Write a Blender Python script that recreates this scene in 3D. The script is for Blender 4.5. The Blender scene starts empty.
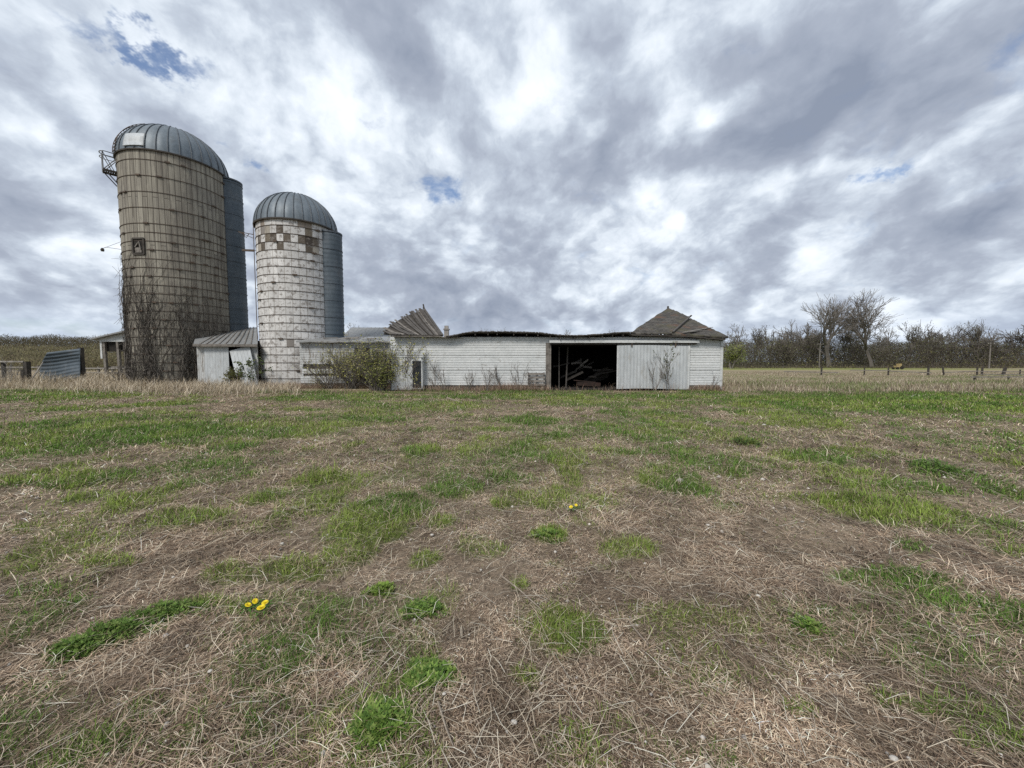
import bpy, math, random
import numpy as np
from mathutils import Vector, Matrix
random.seed(7); rng = np.random.default_rng(7)
S = bpy.context.scene
COL = S.collection
PI = math.pi
# ------------------------------------------------------------------ camera
H = 1.6; F = 385.0; TH = math.radians(3.27)
cam = bpy.data.cameras.new('camera'); co = bpy.data.objects.new('camera', cam); COL.objects.link(co)
co.location = (0, 0, H); co.rotation_euler = (math.radians(90) - TH, 0, 0)
cam.sensor_width = 36; cam.lens = 36 * F / 1024; cam.clip_start = .05; cam.clip_end = 6000
S.camera = co
# ------------------------------------------------------------------ light
SUN_EL, SUN_AZ = math.radians(46), math.radians(208)      # azimuth clockwise from +Y
sd = Vector((math.sin(SUN_AZ) * math.cos(SUN_EL), math.cos(SUN_AZ) * math.cos(SUN_EL), math.sin(SUN_EL)))
sl = bpy.data.lights.new('sun', 'SUN'); sl.energy = 2.4; sl.angle = math.radians(16); sl.color = (1, .95, .88)
so = bpy.data.objects.new('sun', sl); COL.objects.link(so)
so.rotation_euler = sd.to_track_quat('Z', 'Y').to_euler()
S.view_settings.view_transform = 'Standard'; S.view_settings.look = 'None'
S.view_settings.exposure = 0.27; S.view_settings.gamma = 1
S.render.engine = 'CYCLES'
S.cycles.use_denoising = False; S.cycles.max_bounces = 6; S.cycles.transparent_max_bounces = 8

def ray(px, py):
    u = (px - 512) / F; v = (384 - py) / F
    return Vector((u, math.cos(TH) + v * math.sin(TH), -math.sin(TH) + v * math.cos(TH)))
def P(px, py, Y):
    d = ray(px, py); t = Y / d.y
    return Vector((d.x * t, Y, H + d.z * t))
def G(px, py):
    d = ray(px, py); t = -H / d.z
    return Vector((d.x * t, d.y * t, 0))

# ------------------------------------------------------------------ node helpers
class N:
    def __init__(s, nt): s.nt = nt; s.n = nt.nodes; s.l = nt.links
    def new(s, t, **k):
        o = s.n.new(t)
        for a, b in k.items(): setattr(o, a, b)
        return o
    def put(s, sock, v):
        if isinstance(v, bpy.types.NodeSocket): s.l.new(v, sock)
        elif v is not None: sock.default_value = v
    def math(s, op, a, b=None, c=None, clamp=False):
        o = s.new('ShaderNodeMath', operation=op, use_clamp=clamp)
        s.put(o.inputs[0], a); s.put(o.inputs[1], b)
        if c is not None: s.put(o.inputs[2], c)
        return o.outputs[0]
    def vm(s, op, a, b=None):
        o = s.new('ShaderNodeVectorMath', operation=op)
        s.put(o.inputs[0], a)
        if b is not None: s.put(o.inputs[1], b)
        return o.outputs['Value'] if op in ('LENGTH', 'DOT_PRODUCT') else o.outputs[0]
    def noise(s, vec, scale, detail=4, rough=.5, dist=0, out=0):
        o = s.new('ShaderNodeTexNoise'); s.put(o.inputs['Vector'], vec)
        o.inputs['Scale'].default_value = scale; o.inputs['Detail'].default_value = detail
        o.inputs['Roughness'].default_value = rough; o.inputs['Distortion'].default_value = dist
        return o.outputs[out]
    def ramp(s, fac, stops, interp='LINEAR'):
        o = s.new('ShaderNodeValToRGB'); cr = o.color_ramp; cr.interpolation = interp
        while len(cr.elements) < len(stops): cr.elements.new(.5)
        for e, (p, c) in zip(cr.elements, stops):
            e.position = p; e.color = (*c, 1) if not isinstance(c, (int, float)) else (c, c, c, 1)
        s.put(o.inputs[0], fac); return o.outputs[0]
    def mix(s, fac, a, b, mode='MIX'):
        o = s.new('ShaderNodeMix', data_type='RGBA', blend_type=mode)
        s.put(o.inputs[0], fac)
        s.put(o.inputs[6], (*a, 1) if isinstance(a, tuple) and len(a) == 3 else a)
        s.put(o.inputs[7], (*b, 1) if isinstance(b, tuple) and len(b) == 3 else b)
        return o.outputs[2]
    def rng(s, v, a, b, c=0., d=1., smooth=True):
        o = s.new('ShaderNodeMapRange', interpolation_type='SMOOTHSTEP' if smooth else 'LINEAR')
        s.put(o.inputs[0], v)
        for i, x in zip((1, 2, 3, 4), (a, b, c, d)): o.inputs[i].default_value = x
        return o.outputs[0]
    def mapping(s, vec, scale=(1, 1, 1), rot=(0, 0, 0), loc=(0, 0, 0)):
        o = s.new('ShaderNodeMapping'); s.put(o.inputs[0], vec)
        o.inputs['Scale'].default_value = scale; o.inputs['Rotation'].default_value = rot; o.inputs['Location'].default_value = loc
        return o.outputs[0]
MATS = {}
def newmat(name):
    m = bpy.data.materials.new(name); m.use_nodes = True; m.node_tree.nodes.clear()
    n = N(m.node_tree); MATS[name] = m
    out = n.new('ShaderNodeOutputMaterial'); b = n.new('ShaderNodeBsdfPrincipled')
    n.l.new(b.outputs[0], out.inputs[0]); b.inputs['Specular IOR Level'].default_value = .3
    return m, n, b, out
def M(name, c1, c2, scale=4, stretch=(1, 1, 1), rough=.8, bump=.3, metal=0, dirt=None, dirt_scale=1.2, dirt_amt=(.5, .7), fine=25, isl=0):
    m, n, b, out = newmat(name)
    tc = n.new('ShaderNodeTexCoord').outputs['Object']
    v = n.mapping(tc, stretch)
    f = n.noise(v, scale, 6, .6)
    col = n.mix(n.rng(f, .3, .7), c1, c2)
    f2 = n.noise(v, scale * 6, 4, .6)
    col = n.mix(n.rng(f2, .25, .75, 0, .5), col, n.mix(1., col, (.6, .6, .6), 'MULTIPLY'))
    if dirt:
        fd = n.noise(n.mapping(tc, stretch), dirt_scale, 8, .65)
        col = n.mix(n.rng(fd, *dirt_amt), col, dirt)
    if isl:
        gi = n.new('ShaderNodeNewGeometry').outputs['Random Per Island']
        col = n.vm('MULTIPLY', col, n.rng(gi, 0, 1, 1 - isl, 1 + isl * .3, False))
        st = n.noise(n.mapping(tc, (3.5, 3.5, .22)), 2.2, 5, .7)
        col = n.mix(n.rng(st, .55, .78, 0, .5), col, (.30, .275, .24))
    n.put(b.inputs['Base Color'], col); b.inputs['Roughness'].default_value = rough; b.inputs['Metallic'].default_value = metal
    if bump:
        bp = n.new('ShaderNodeBump'); bp.inputs['Strength'].default_value = bump; bp.inputs['Distance'].default_value = .02
        n.put(bp.inputs['Height'], n.noise(v, fine, 5, .6)); n.put(b.inputs['Normal'], bp.outputs[0])
    return m

# ------------------------------------------------------------------ world: broken overcast
w = bpy.data.worlds.new('World'); S.world = w; w.use_nodes = True
w.node_tree.nodes.clear(); n = N(w.node_tree)
wo = n.new('ShaderNodeOutputWorld'); bg = n.new('ShaderNodeBackground'); n.l.new(bg.outputs[0], wo.inputs[0])
sky = n.new('ShaderNodeTexSky', sky_type='NISHITA'); sky.sun_disc = False
sky.sun_elevation = SUN_EL; sky.sun_rotation = SUN_AZ
try: sky.dust_density = 1.5
except Exception: pass
KZ = .50
d = n.new('ShaderNodeTexCoord').outputs['Generated']
d = n.vm('NORMALIZE', d)
sx = n.new('ShaderNodeSeparateXYZ'); n.put(sx.inputs[0], d)
zz = n.math('ADD', n.math('MAXIMUM', sx.outputs[2], 0.0), KZ)
cx = n.new('ShaderNodeCombineXYZ'); n.put(cx.inputs[0], n.math('DIVIDE', sx.outputs[0], zz)); n.put(cx.inputs[1], n.math('DIVIDE', sx.outputs[1], zz))
p = cx.outputs[0]
def cp(px, py):
    r = ray(px, py).normalized(); return (r.x / (max(r.z, 0) + KZ), r.y / (max(r.z, 0) + KZ))
wob = n.noise(p, 2.2, 5, .55, 0, 1)
pw = n.vm('ADD', p, n.vm('MULTIPLY', n.vm('SUBTRACT', wob, (.5, .5, .5)), (.20, .20, 0)))
def blob(px, py, rx, ry, hard=.0, warp=pw):
    """an elliptical feature of the cloud deck, placed where that part of the deck lies in the sky"""
    c = cp(px, py); a = cp(px + rx, py); b = cp(px, py - ry)
    ax = max(.02, math.hypot(a[0] - c[0], a[1] - c[1]))
    bx = max(.02, math.hypot(b[0] - c[0], b[1] - c[1]))
    dirb = Vector((b[0] - c[0], b[1] - c[1])).normalized(); ang = math.atan2(dirb.y, dirb.x)
    q = n.vm('SUBTRACT', warp, (c[0], c[1], 0))
    q = n.mapping(q, (1, 1, 1), (0, 0, -ang))
    q = n.vm('MULTIPLY', q, (1 / bx, 1 / ax, 1))
    return n.rng(n.vm('LENGTH', q), 1.6, hard, 0, 1)
def total(items):
    t = None
    for o, k in items:
        v = n.math('MULTIPLY', o, k); t = v if t is None else n.math('ADD', t, v)
    return t
pr = n.mapping(pw, (1.1, 1., 1), (0, 0, math.radians(60)), (3.1, 1.7, 0))
f1 = n.noise(pr, 1.5, 2, .5)
f2 = n.noise(pr, 3.6, 7, .55)
f3 = n.noise(n.mapping(p, (1, .8, 1), (0, 0, .5)), 11.0, 7, .62)
# billows: light on the side turned to the sun, grey beneath
f4 = n.noise(n.mapping(pr, (1, 1, 1), (0, 0, 0), (.035, .03, 0)), 3.6, 7, .55)
rel = n.math('MULTIPLY', n.math('SUBTRACT', f2, f4), .6)
br = n.math('ADD', n.math('ADD', n.math('MULTIPLY', f1, .75), n.math('MULTIPLY', f2, .80)), n.math('MULTIPLY', f3, .32))
br = n.math('SUBTRACT', n.math('ADD', br, rel), .44)
shade = total([
    (blob(575, 160, 70, 50), -.34), (blob(800, 120, 120, 55), -.34), (blob(760, 40, 90, 30), -.08), (blob(860, 55, 120, 45), -.14), (blob(690, 160, 70, 25), -.12),
    (blob(970, 225, 100, 22), -.30), (blob(250, 190, 80, 30), .16), (blob(60, 60, 120, 60), .10), (blob(515, 125, 40, 30), -.10), (blob(60, 310, 140, 30), -.12), (blob(390, 295, 90, 14), -.13), (blob(560, 305, 160, 18), -.13), (blob(740, 290, 120, 20), -.08),
    (blob(250, 70, 220, 70), .10), (blob(550, 45, 90, 50), -.06), (blob(700, 130, 16, 25), .22), (blob(590, 130, 16, 12), .12), (blob(760, 20, 60, 30), .10), (blob(380, 110, 90, 60), .06),
    (blob(60, 150, 80, 60), .05), (blob(400, 225, 100, 30), .12), (blob(930, 160, 70, 25), .10), (blob(670, 190, 100, 25), .10), (blob(620, 240, 90, 14), .08), (blob(60, 255, 120, 22), .05), (blob(800, 240, 90, 18), .08), (blob(540, 255, 60, 12), -.08)])
f5 = n.noise(n.mapping(pw, (1, 1, 1), (0, 0, .4), (9, 2, 0)), 3.4, 5, .5)
puff = n.math('ABSOLUTE', n.math('SUBTRACT', f5, .5))
br = n.math('ADD', br, n.math('MULTIPLY', n.math('SUBTRACT', puff, .075), 1.15))
br = n.math('ADD', br, n.math('MULTIPLY', shade, .80))
ccol = n.ramp(br, [(.08, (.225, .255, .325)), (.36, (.34, .37, .44)), (.49, (.46, .50, .57)), (.58, (.60, .64, .70)), (.68, (.73, .76, .81)), (.86, (.89, .905, .93))])
pw2 = n.vm('ADD', pw, n.vm('MULTIPLY', n.vm('SUBTRACT', n.noise(p, 9, 5, .65, 0, 1), (.5, .5, .5)), (.22, .22, 0)))
def wisp(*a): return blob(*a, warp=pw2)
hol = total([(wisp(432, 176, 26, 20), .62), (wisp(138, 46, 44, 11), .50), (wisp(90, 18, 40, 10), .40), (wisp(985, 100, 55, 18), .40), (wisp(1012, 50, 40, 30), .42), (wisp(1000, 130, 60, 10), .25),
             (wisp(872, 188, 20, 10), .46), (wisp(910, 172, 60, 8), .26), (wisp(262, 166, 16, 9), .44), (wisp(215, 145, 14, 6), .36), (wisp(372, 128, 14, 6), .24), (wisp(30, 2, 30, 14), .34),
             (wisp(1008, 335, 60, 5), .2), (wisp(50, 328, 150, 12), .42), (wisp(330, 322, 40, 7), .16)])
fh = n.noise(n.mapping(p, (1, 1.0, 1), (0, 0, -.5)), 7, 8, .62, .5)
hm = n.rng(n.math('ADD', hol, n.math('MULTIPLY', fh, 1.5)), .86, 1.52, 0, .95)
blue = n.vm('MULTIPLY', sky.outputs[0], (1.0, 1.05, 1.15))
cbright = n.vm('MULTIPLY', ccol, (9.7, 10., 10.15))
fin = n.mix(hm, cbright, blue)
# thin bright veil low over the horizon
hz = n.rng(sx.outputs[2], .0, .13, .6, 0)
fin = n.mix(hz, fin, (4.6, 5.4, 6.7))
n.put(bg.inputs[0], fin); bg.inputs[1].default_value = .108

# ------------------------------------------------------------------ object helpers
def setp(o, label=None, cat=None, group=None, kind=None):
    if label: o['label'] = label
    if cat: o['category'] = cat
    if group: o['group'] = group
    if kind: o['kind'] = kind
    return o
def thing(name, label, cat, loc=(0, 0, 0), group=None):
    o = bpy.data.objects.new(name, None); COL.objects.link(o); o.location = loc; o.empty_display_size = .2
    return setp(o, label, cat, group)
def worigin(o):
    v = Vector((0, 0, 0))
    while o is not None: v += Vector(o.location); o = o.parent
    return v
class MB:
    def __init__(s): s.v = []; s.f = []; s.c = []; s.uv = []; s.cur = None
    def add(s, vs, fs, uvs=None, col=None):
        b = len(s.v); s.v += [tuple(x) for x in vs]; s.f += [tuple(i + b for i in f) for f in fs]
        if col is not None or s.c:
            s.c += [None] * (b - len(s.c)); s.c += [col] * len(vs)
        if uvs is not None or s.uv:
            s.uv += [(0, 0)] * (b - len(s.uv)); s.uv += list(uvs if uvs is not None else [(0, 0)] * len(vs))
        return s
    def box(s, x0, x1, y0, y1, z0, z1, col=None):
        v = [(x, y, z) for x in (x0, x1) for y in (y0, y1) for z in (z0, z1)]
        return s.add(v, [(0, 1, 3, 2), (4, 6, 7, 5), (0, 4, 5, 1), (2, 3, 7, 6), (0, 2, 6, 4), (1, 5, 7, 3)], col=col)
    def bar(s, a, b, w, h, up=(0, 0, 1), col=None):
        a = Vector(a); b = Vector(b); d = (b - a).normalized(); up = Vector(up)
        x = d.cross(up)
        if x.length < 1e-3: x = d.cross(Vector((0, 1, 0)))
        x.normalize(); y = x.cross(d)
        v = [e + x * i * w / 2 + y * j * h / 2 for e in (a, b) for i in (-1, 1) for j in (-1, 1)]
        return s.add(v, [(0, 1, 3, 2), (4, 6, 7, 5), (0, 4, 5, 1), (2, 3, 7, 6), (0, 2, 6, 4), (1, 5, 7, 3)], col=col)
    def tube(s, pts, rad, k=4, closed=False, col=None):
        pts = [Vector(q) for q in pts]; m = len(pts); vs = []
        if isinstance(rad, (int, float)): rad = [rad] * m
        x = None
        for i, q in enumerate(pts):
            if closed: t = pts[(i + 1) % m] - pts[i - 1]
            else: t = pts[min(i + 1, m - 1)] - pts[max(i - 1, 0)]
            if t.length < 1e-9: t = Vector((0, 0, 1))
            t.normalize()
            if x is None: x = t.orthogonal()
            x = (x - t * x.dot(t))
            x = x.normalized() if x.length > 1e-6 else t.orthogonal().normalized()
            y = t.cross(x)
            for j in range(k):
                a = 2 * PI * j / k; vs.append(q + (x * math.cos(a) + y * math.sin(a)) * rad[i])
        fs = []
        for i in range(m if closed else m - 1):
            i2 = (i + 1) % m
            for j in range(k): fs.append((i * k + j, i * k + (j + 1) % k, i2 * k + (j + 1) % k, i2 * k + j))
        if not closed: fs += [tuple(range(k))[::-1], tuple(range((m - 1) * k, m * k))]
        return s.add(vs, fs, col=col)
    def sheet(s, grid, thick=None, col=None):
        """grid[i][j] points, optionally with thickness along -normal"""
        R = len(grid); Cn = len(grid[0]); vs = [q for r in grid for q in r]
        fs = [(i * Cn + j, i * Cn + j + 1, (i + 1) * Cn + j + 1, (i + 1) * Cn + j) for i in range(R - 1) for j in range(Cn - 1)]
        if thick:
            off = Vector(thick); m = len(vs); vs = vs + [Vector(q) + off for q in vs]
            fs += [tuple(x + m for x in f[::-1]) for f in fs]
            for i in range(R - 1):
                for j in (0, Cn - 1):
                    a, b = i * Cn + j, (i + 1) * Cn + j; fs.append((a, b, b + m, a + m))
            for j in range(Cn - 1):
                for i in (0, R - 1):
                    a, b = i * Cn + j, i * Cn + j + 1; fs.append((a, b, b + m, a + m))
        return s.add(vs, fs, col=col)
    def build(s, name, mat, parent=None, smooth=False, loc=None):
        o0 = worigin(parent) if parent else Vector(loc or (0, 0, 0))
        me = bpy.data.meshes.new(name)
        me.from_pydata([(x - o0.x, y - o0.y, z - o0.z) for x, y, z in s.v], [], s.f)
        if s.uv:
            s.uv += [(0, 0)] * (len(s.v) - len(s.uv))
            ul = me.uv_layers.new(name='UVMap'); li = np.empty(len(me.loops), dtype=np.int32); me.loops.foreach_get('vertex_index', li)
            ul.data.foreach_set('uv', np.array(s.uv, dtype=np.float32)[li].ravel())
        if s.c:
            s.c += [None] * (len(s.v) - len(s.c))
            a = me.attributes.new('Col', 'FLOAT_COLOR', 'POINT')
            a.data.foreach_set('color', np.array([(*(c or (.3, .3, .3)), 1) for c in s.c], dtype=np.float32).ravel())
        me.materials.append(mat)
        if smooth: me.polygons.foreach_set('use_smooth', [True] * len(me.polygons))
        me.update()
        o = bpy.data.objects.new(name, me); COL.objects.link(o)
        if parent: o.parent = parent
        else: o.location = o0
        return o

def npmesh(name, V, loops, starts, mat, col=None, smooth=False):
    me = bpy.data.meshes.new(name)
    me.vertices.add(len(V)); me.vertices.foreach_set('co', V.astype(np.float32).ravel())
    me.loops.add(len(loops)); me.loops.foreach_set('vertex_index', loops.astype(np.int32))
    me.polygons.add(len(starts)); me.polygons.foreach_set('loop_start', starts.astype(np.int32))
    if col is not None:
        a = me.attributes.new('Col', 'FLOAT_COLOR', 'POINT')
        a.data.foreach_set('color', np.concatenate([col, np.ones((len(col), 1))], 1).astype(np.float32).ravel())
    me.materials.append(mat); me.update(calc_edges=True)
    if smooth: me.polygons.foreach_set('use_smooth', np.ones(len(starts), dtype=bool))
    me.validate()
    o = bpy.data.objects.new(name, me); COL.objects.link(o); return o

# ------------------------------------------------------------------ numpy noise
_T = rng.random((256, 256))
def vnoise(x, y):
    xi = np.floor(x).astype(int); yi = np.floor(y).astype(int); fx = x - xi; fy = y - yi
    fx = fx * fx * (3 - 2 * fx); fy = fy * fy * (3 - 2 * fy)
    a = _T[xi & 255, yi & 255]; b = _T[(xi + 1) & 255, yi & 255]; c = _T[xi & 255, (yi + 1) & 255]; dd = _T[(xi + 1) & 255, (yi + 1) & 255]
    return (a * (1 - fx) + b * fx) * (1 - fy) + (c * (1 - fx) + dd * fx) * fy
def fbm(x, y, o=4, g=.5):
    s = 0; a = 1; t = 0
    for i in range(o):
        s = s + a * vnoise(x * 2 ** i + 17.3 * i, y * 2 ** i + 9.1 * i); t += a; a *= g
    return s / t
def sstep(a, b, x):
    t = np.clip((x - a) / (b - a), 0, 1); return t * t * (3 - 2 * t)
# ------------------------------------------------------------------ lawn map: where the green patches lie
PATCH = [(70,396,70,4,.8),(60,438,90,17,.9),(170,430,90,11,.9),(285,428,60,9,.7),(240,445,25,6,.8),(85,476,42,10,.9),(95,492,20,6,.7),(140,502,32,7,.8),
(180,517,42,12,.8),(265,495,22,9,.8),(315,475,22,9,.9),(320,498,28,15,.8),(110,558,25,7,.8),(50,522,40,8,.35),(232,568,26,12,.8),(300,560,42,14,.7),
(372,518,46,20,.95),(390,503,40,12,.8),(455,485,32,9,.75),(419,449,17,6,.95),(352,444,8,3,.9),(484,436,7,2.5,.8),(530,419,32,4.5,.8),(500,458,40,10,.35),
(420,405,70,6,.6),(365,414,28,7,.7),(570,475,12,8,.8),(670,476,36,16,.62),(548,531,14,6,1),(628,546,28,11,.95),(500,500,9,5,.9),(440,520,15,8,.6),(480,540,28,12,.45),
(420,555,14,9,.8),(352,545,28,18,.75),(640,412,42,4,.7),(870,402,150,8,1),(980,398,60,6,.9),(745,412,16,4,.7),(810,421,32,6,.8),(692,426,16,4,.6),(750,440,11,3,1),
(805,455,27,7,.85),(712,462,42,10,.6),(690,482,22,10,.75),(860,478,42,14,.65),(885,506,62,18,.9),(936,467,20,7,1),(930,486,16,7,.8),(1010,460,14,5,.7),(1010,492,16,8,.9),
(960,520,52,14,.65),(800,495,15,6,.4),(905,543,15,6,.6),(870,578,34,9,.8),(35,592,32,9,.8),(60,602,22,6,.7),(75,645,24,10,.9),(115,628,28,10,.9),(150,612,28,9,.9),(195,598,26,8,.9),
(232,602,20,9,.7),(282,652,40,24,.85),(325,615,26,17,.8),(262,702,34,18,.7),(70,742,62,24,.8),(150,705,30,14,.6),(175,748,30,14,.4),(378,722,28,24,.6),(428,672,22,16,.6),
(380,637,17,15,.7),(515,578,10,8,.85),(570,620,38,24,.9),(522,674,13,11,.6),(895,578,60,11,.8),(965,600,62,14,.95),(1000,612,40,11,.9),(807,625,13,9,.9),(800,700,17,9,.8),
(890,690,22,10,.5),(950,700,42,14,.75),(992,732,42,18,.8),(422,604,18,8,.7),(381,583,12,5,.8),(640,402,110,3,.6),(520,396,120,2.4,.75),(330,397,70,3,.7),(660,396,70,2.2,.75),
(1005,545,20,6,.5),(940,440,40,4,.35),(720,500,20,6,.3),(160,470,30,6,.5),(20,478,25,10,.6),(30,560,30,6,.3),(210,452,30,5,.4)]
PW = []
for (a, b, ra, rb, s_) in PATCH:
    c = G(a, b); PW.append((c.x, c.y, ra * c.y / F * 1.0, rb * c.y * c.y / (H * F), s_))
def green(x, y):
    wx = x + (fbm(x * 2.1, y * 2.1, 4) - .5) * .16 * np.maximum(1, y * .4); wy = y + (fbm(x * 2.1 + 50, y * 2.1 + 9, 4) - .5) * .2 * np.maximum(1, y * .4)
    g = np.zeros_like(x)
    for (cx_, cy_, ra, rb, s_) in PW:
        d2 = ((wx - cx_) / ra) ** 2 + ((wy - cy_) / rb) ** 2
        g = np.maximum(g, s_ * (1 - sstep(.45, 1.7, d2)))
    bgd = sstep(.47, .64, fbm(x * .45 + 3, y * .45, 4)) * .36 * sstep(4, 9, y) + sstep(.52, .70, fbm(x * 1.3 + 31, y * 1.3, 4)) * .46 + .15 * sstep(2.5, 6, y) * (1 - .6 * sstep(9, 15, y))
    g = np.maximum(g, bgd)
    spl = sstep(.42, .62, fbm(x * 5 + 11, y * 5, 3))
    return np.clip(g * (.78 + .5 * spl), 0, 1) * (y < 21.5)
def gh(x, y):
    near = np.exp(-(x * x + y * y) / 900)
    return ((fbm(x * .8, y * .8, 3) - .5) * .09 + (fbm(x * 4, y * 4 + 7, 3) - .5) * .06) * near - .0 + (fbm(x * .03 + 5, y * .03, 2) - .5) * .25 * near
def ground_col(x, y):
    """albedo of the soil, matted straw and turf, per point"""
    g = green(x, y)
    t = fbm(x * 1.7 + 5, y * 1.7, 5, .6)[:, None]; t2 = fbm(x * .35 + 2, y * .35 + 40, 3)[:, None]
    straw = np.array([.105, .078, .056]) * (1 - t) + np.array([.30, .235, .17]) * t
    straw = straw * (.8 + .45 * t2)
    grn = np.array([.10, .155, .035]) * (.75 + .5 * t)
    c = straw * (1 - g[:, None] * .85) + grn * g[:, None] * .85
    # rough field behind: tan and brown weeds, a strip of pasture, stubble further out
    far = sstep(20, 24, y)[:, None]
    t3 = fbm(x * .05 + 9, y * .12, 4)[:, None]
    fld = np.array([.27, .225, .15]) * (1 - t3) + np.array([.19, .18, .085]) * t3
    fld2 = np.array([.33, .27, .17]) * (.6 + .6 * fbm(x * .02, y * .06, 3)[:, None])
    pst = np.array([.20, .21, .07])
    kk = (sstep(38, 46, y) * (1 - sstep(70, 80, y)))[:, None]
    fld = fld * (1 - kk) + fld2 * kk
    k2 = (sstep(72, 84, y) * (1 - sstep(135, 160, y)) * (1 - sstep(95, 120, x)) * (x > -5))[:, None]
    fld = fld * (1 - k2) + pst * k2
    return np.clip(c * (1 - far) + fld * far, .01, .8)

# ------------------------------------------------------------------ materials
def colmat(name, rough=.85, var=.0, trans=0.0, nscale=0, nlo=.7, nhi=1.2, bump=0):
    m, n, b, out = newmat(name)
    a = n.new('ShaderNodeAttribute', attribute_name='Col').outputs['Color']
    c = a
    if nscale:
        tc = n.new('ShaderNodeTexCoord').outputs['Object']
        f = n.noise(n.mapping(tc, (1, 1, 1)), nscale, 8, .72)
        f2 = n.noise(n.mapping(tc, (3, 1, 1), (0, 0, .7)), nscale * 3, 4, .7)
        k = n.rng(n.math('ADD', n.math('MULTIPLY', f, .6), n.math('MULTIPLY', f2, .4)), .3, .7, nlo, nhi, False)
        c = n.vm('MULTIPLY', a, k)
        if bump:
            bp = n.new('ShaderNodeBump'); bp.inputs['Strength'].default_value = bump; bp.inputs['Distance'].default_value = .03
            n.put(bp.inputs['Height'], f); n.put(b.inputs['Normal'], bp.outputs[0])
    n.put(b.inputs['Base Color'], c); b.inputs['Roughness'].default_value = rough; b.inputs['Specular IOR Level'].default_value = .15
    if trans:
        tr = n.new('ShaderNodeBsdfTranslucent'); n.put(tr.inputs[0], c); mx = n.new('ShaderNodeMixShader'); mx.inputs[0].default_value = trans
        n.l.new(b.outputs[0], mx.inputs[1]); n.l.new(tr.outputs[0], mx.inputs[2]); n.l.new(mx.outputs[0], out.inputs[0])
    return m
m_ground = colmat('soil and matted straw', .95, nscale=14, nlo=.3, nhi=1.7, bump=1.0)
m_blade = colmat('grass blades', .75, trans=.22)
m_straw = colmat('dead straw', .8, trans=.1)
m_leaf = colmat('small leaves', .6, trans=.3)
m_bark = M('grey bark', (.12, .107, .092), (.20, .18, .16), 6, (1, 1, .3))
m_barkd = M('dark bark', (.10, .088, .076), (.16, .142, .122), 6, (1, 1, .3))
m_white = M('worn white paint', (.64, .655, .65), (.55, .57, .565), 1.2, (1, 1, 2), .65, .2, dirt=(.27, .255, .225), dirt_scale=2.6, dirt_amt=(.56, .72), isl=.06)
m_white2 = M('peeling white boards', (.56, .57, .565), (.44, .45, .44), 2.0, (2, 2, .6), .7, .3, dirt=(.22, .195, .17), dirt_scale=2.8, dirt_amt=(.50, .64), isl=.2)
m_tin = M('painted white metal sheet', (.52, .545, .555), (.45, .475, .485), .8, (1, 1, .4), .5, .1, dirt=(.33, .31, .27), dirt_scale=2.4, dirt_amt=(.55, .78), isl=.06)
m_wood = M('weathered grey wood', (.24, .22, .195), (.15, .135, .12), 3, (1, 1, 1), .85, .5, dirt=(.08, .07, .06), dirt_scale=3)
m_woodl = M('pale weathered board', (.36, .34, .31), (.22, .20, .18), 3, (1, 1, 1), .85, .4)
m_rot = M('reddish rotten beam', (.055, .032, .026), (.03, .022, .018), 4, rough=.95)
m_dgrey = M('dark grey board', (.12, .11, .10), (.075, .068, .06), 3, (1, 1, 1), .85, .4)
m_dark = M('dark rotten wood', (.045, .04, .035), (.085, .075, .065), 4, (1, 1, 1), .9, .4)
m_hoop = M('rusty steel', (.075, .06, .05), (.12, .085, .06), 6, rough=.7, bump=.2)
m_steel = M('weathered steel', (.16, .165, .17), (.24, .245, .25), 5, rough=.5, bump=.1, metal=.4)
m_galv = M('blue grey galvanised sheet', (.075, .098, .118), (.105, .128, .15), 1.5, (1, 1, .5), .6, .05, metal=.1, dirt=(.11, .12, .125), dirt_scale=1.5, dirt_amt=(.5, .8))
m_dome = M('galvanised dome sheet', (.13, .16, .185), (.185, .215, .24), 1.2, (1, 1, .6), .52, .05, metal=.2, dirt=(.12, .13, .135), dirt_scale=1.5, dirt_amt=(.5, .8))
m_roofm = M('grey metal roofing', (.25, .255, .25), (.34, .345, .34), 1.2, (1, 1, 1), .5, .1, metal=.2, dirt=(.16, .14, .12), dirt_scale=1.2, dirt_amt=(.5, .75))
m_black = M('black interior shade and tyres', (.020, .018, .016), (.04, .035, .03), 4, rough=.95, bump=.2)  # near-black stands for the shade inside buildings and openings; wheels use it too
m_found = M('dark foundation', (.07, .062, .055), (.13, .115, .10), 4, rough=.9)
m_stone = M('pale stone', (.55, .52, .47), (.40, .37, .33), 30, rough=.8)
m_sticks = M('dry stick', (.34, .29, .23), (.22, .18, .14), 20, rough=.8)
m_yellow = M('yellow petals', (.85, .70, .03), (.80, .60, .02), 60, rough=.6, bump=0)
m_ypaint = M('yellow machine paint', (.42, .32, .15), (.36, .27, .13), 3, rough=.5)
m_glass = M('dusty dark louvre', (.05, .055, .06), (.09, .095, .10), 8, rough=.4)

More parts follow.
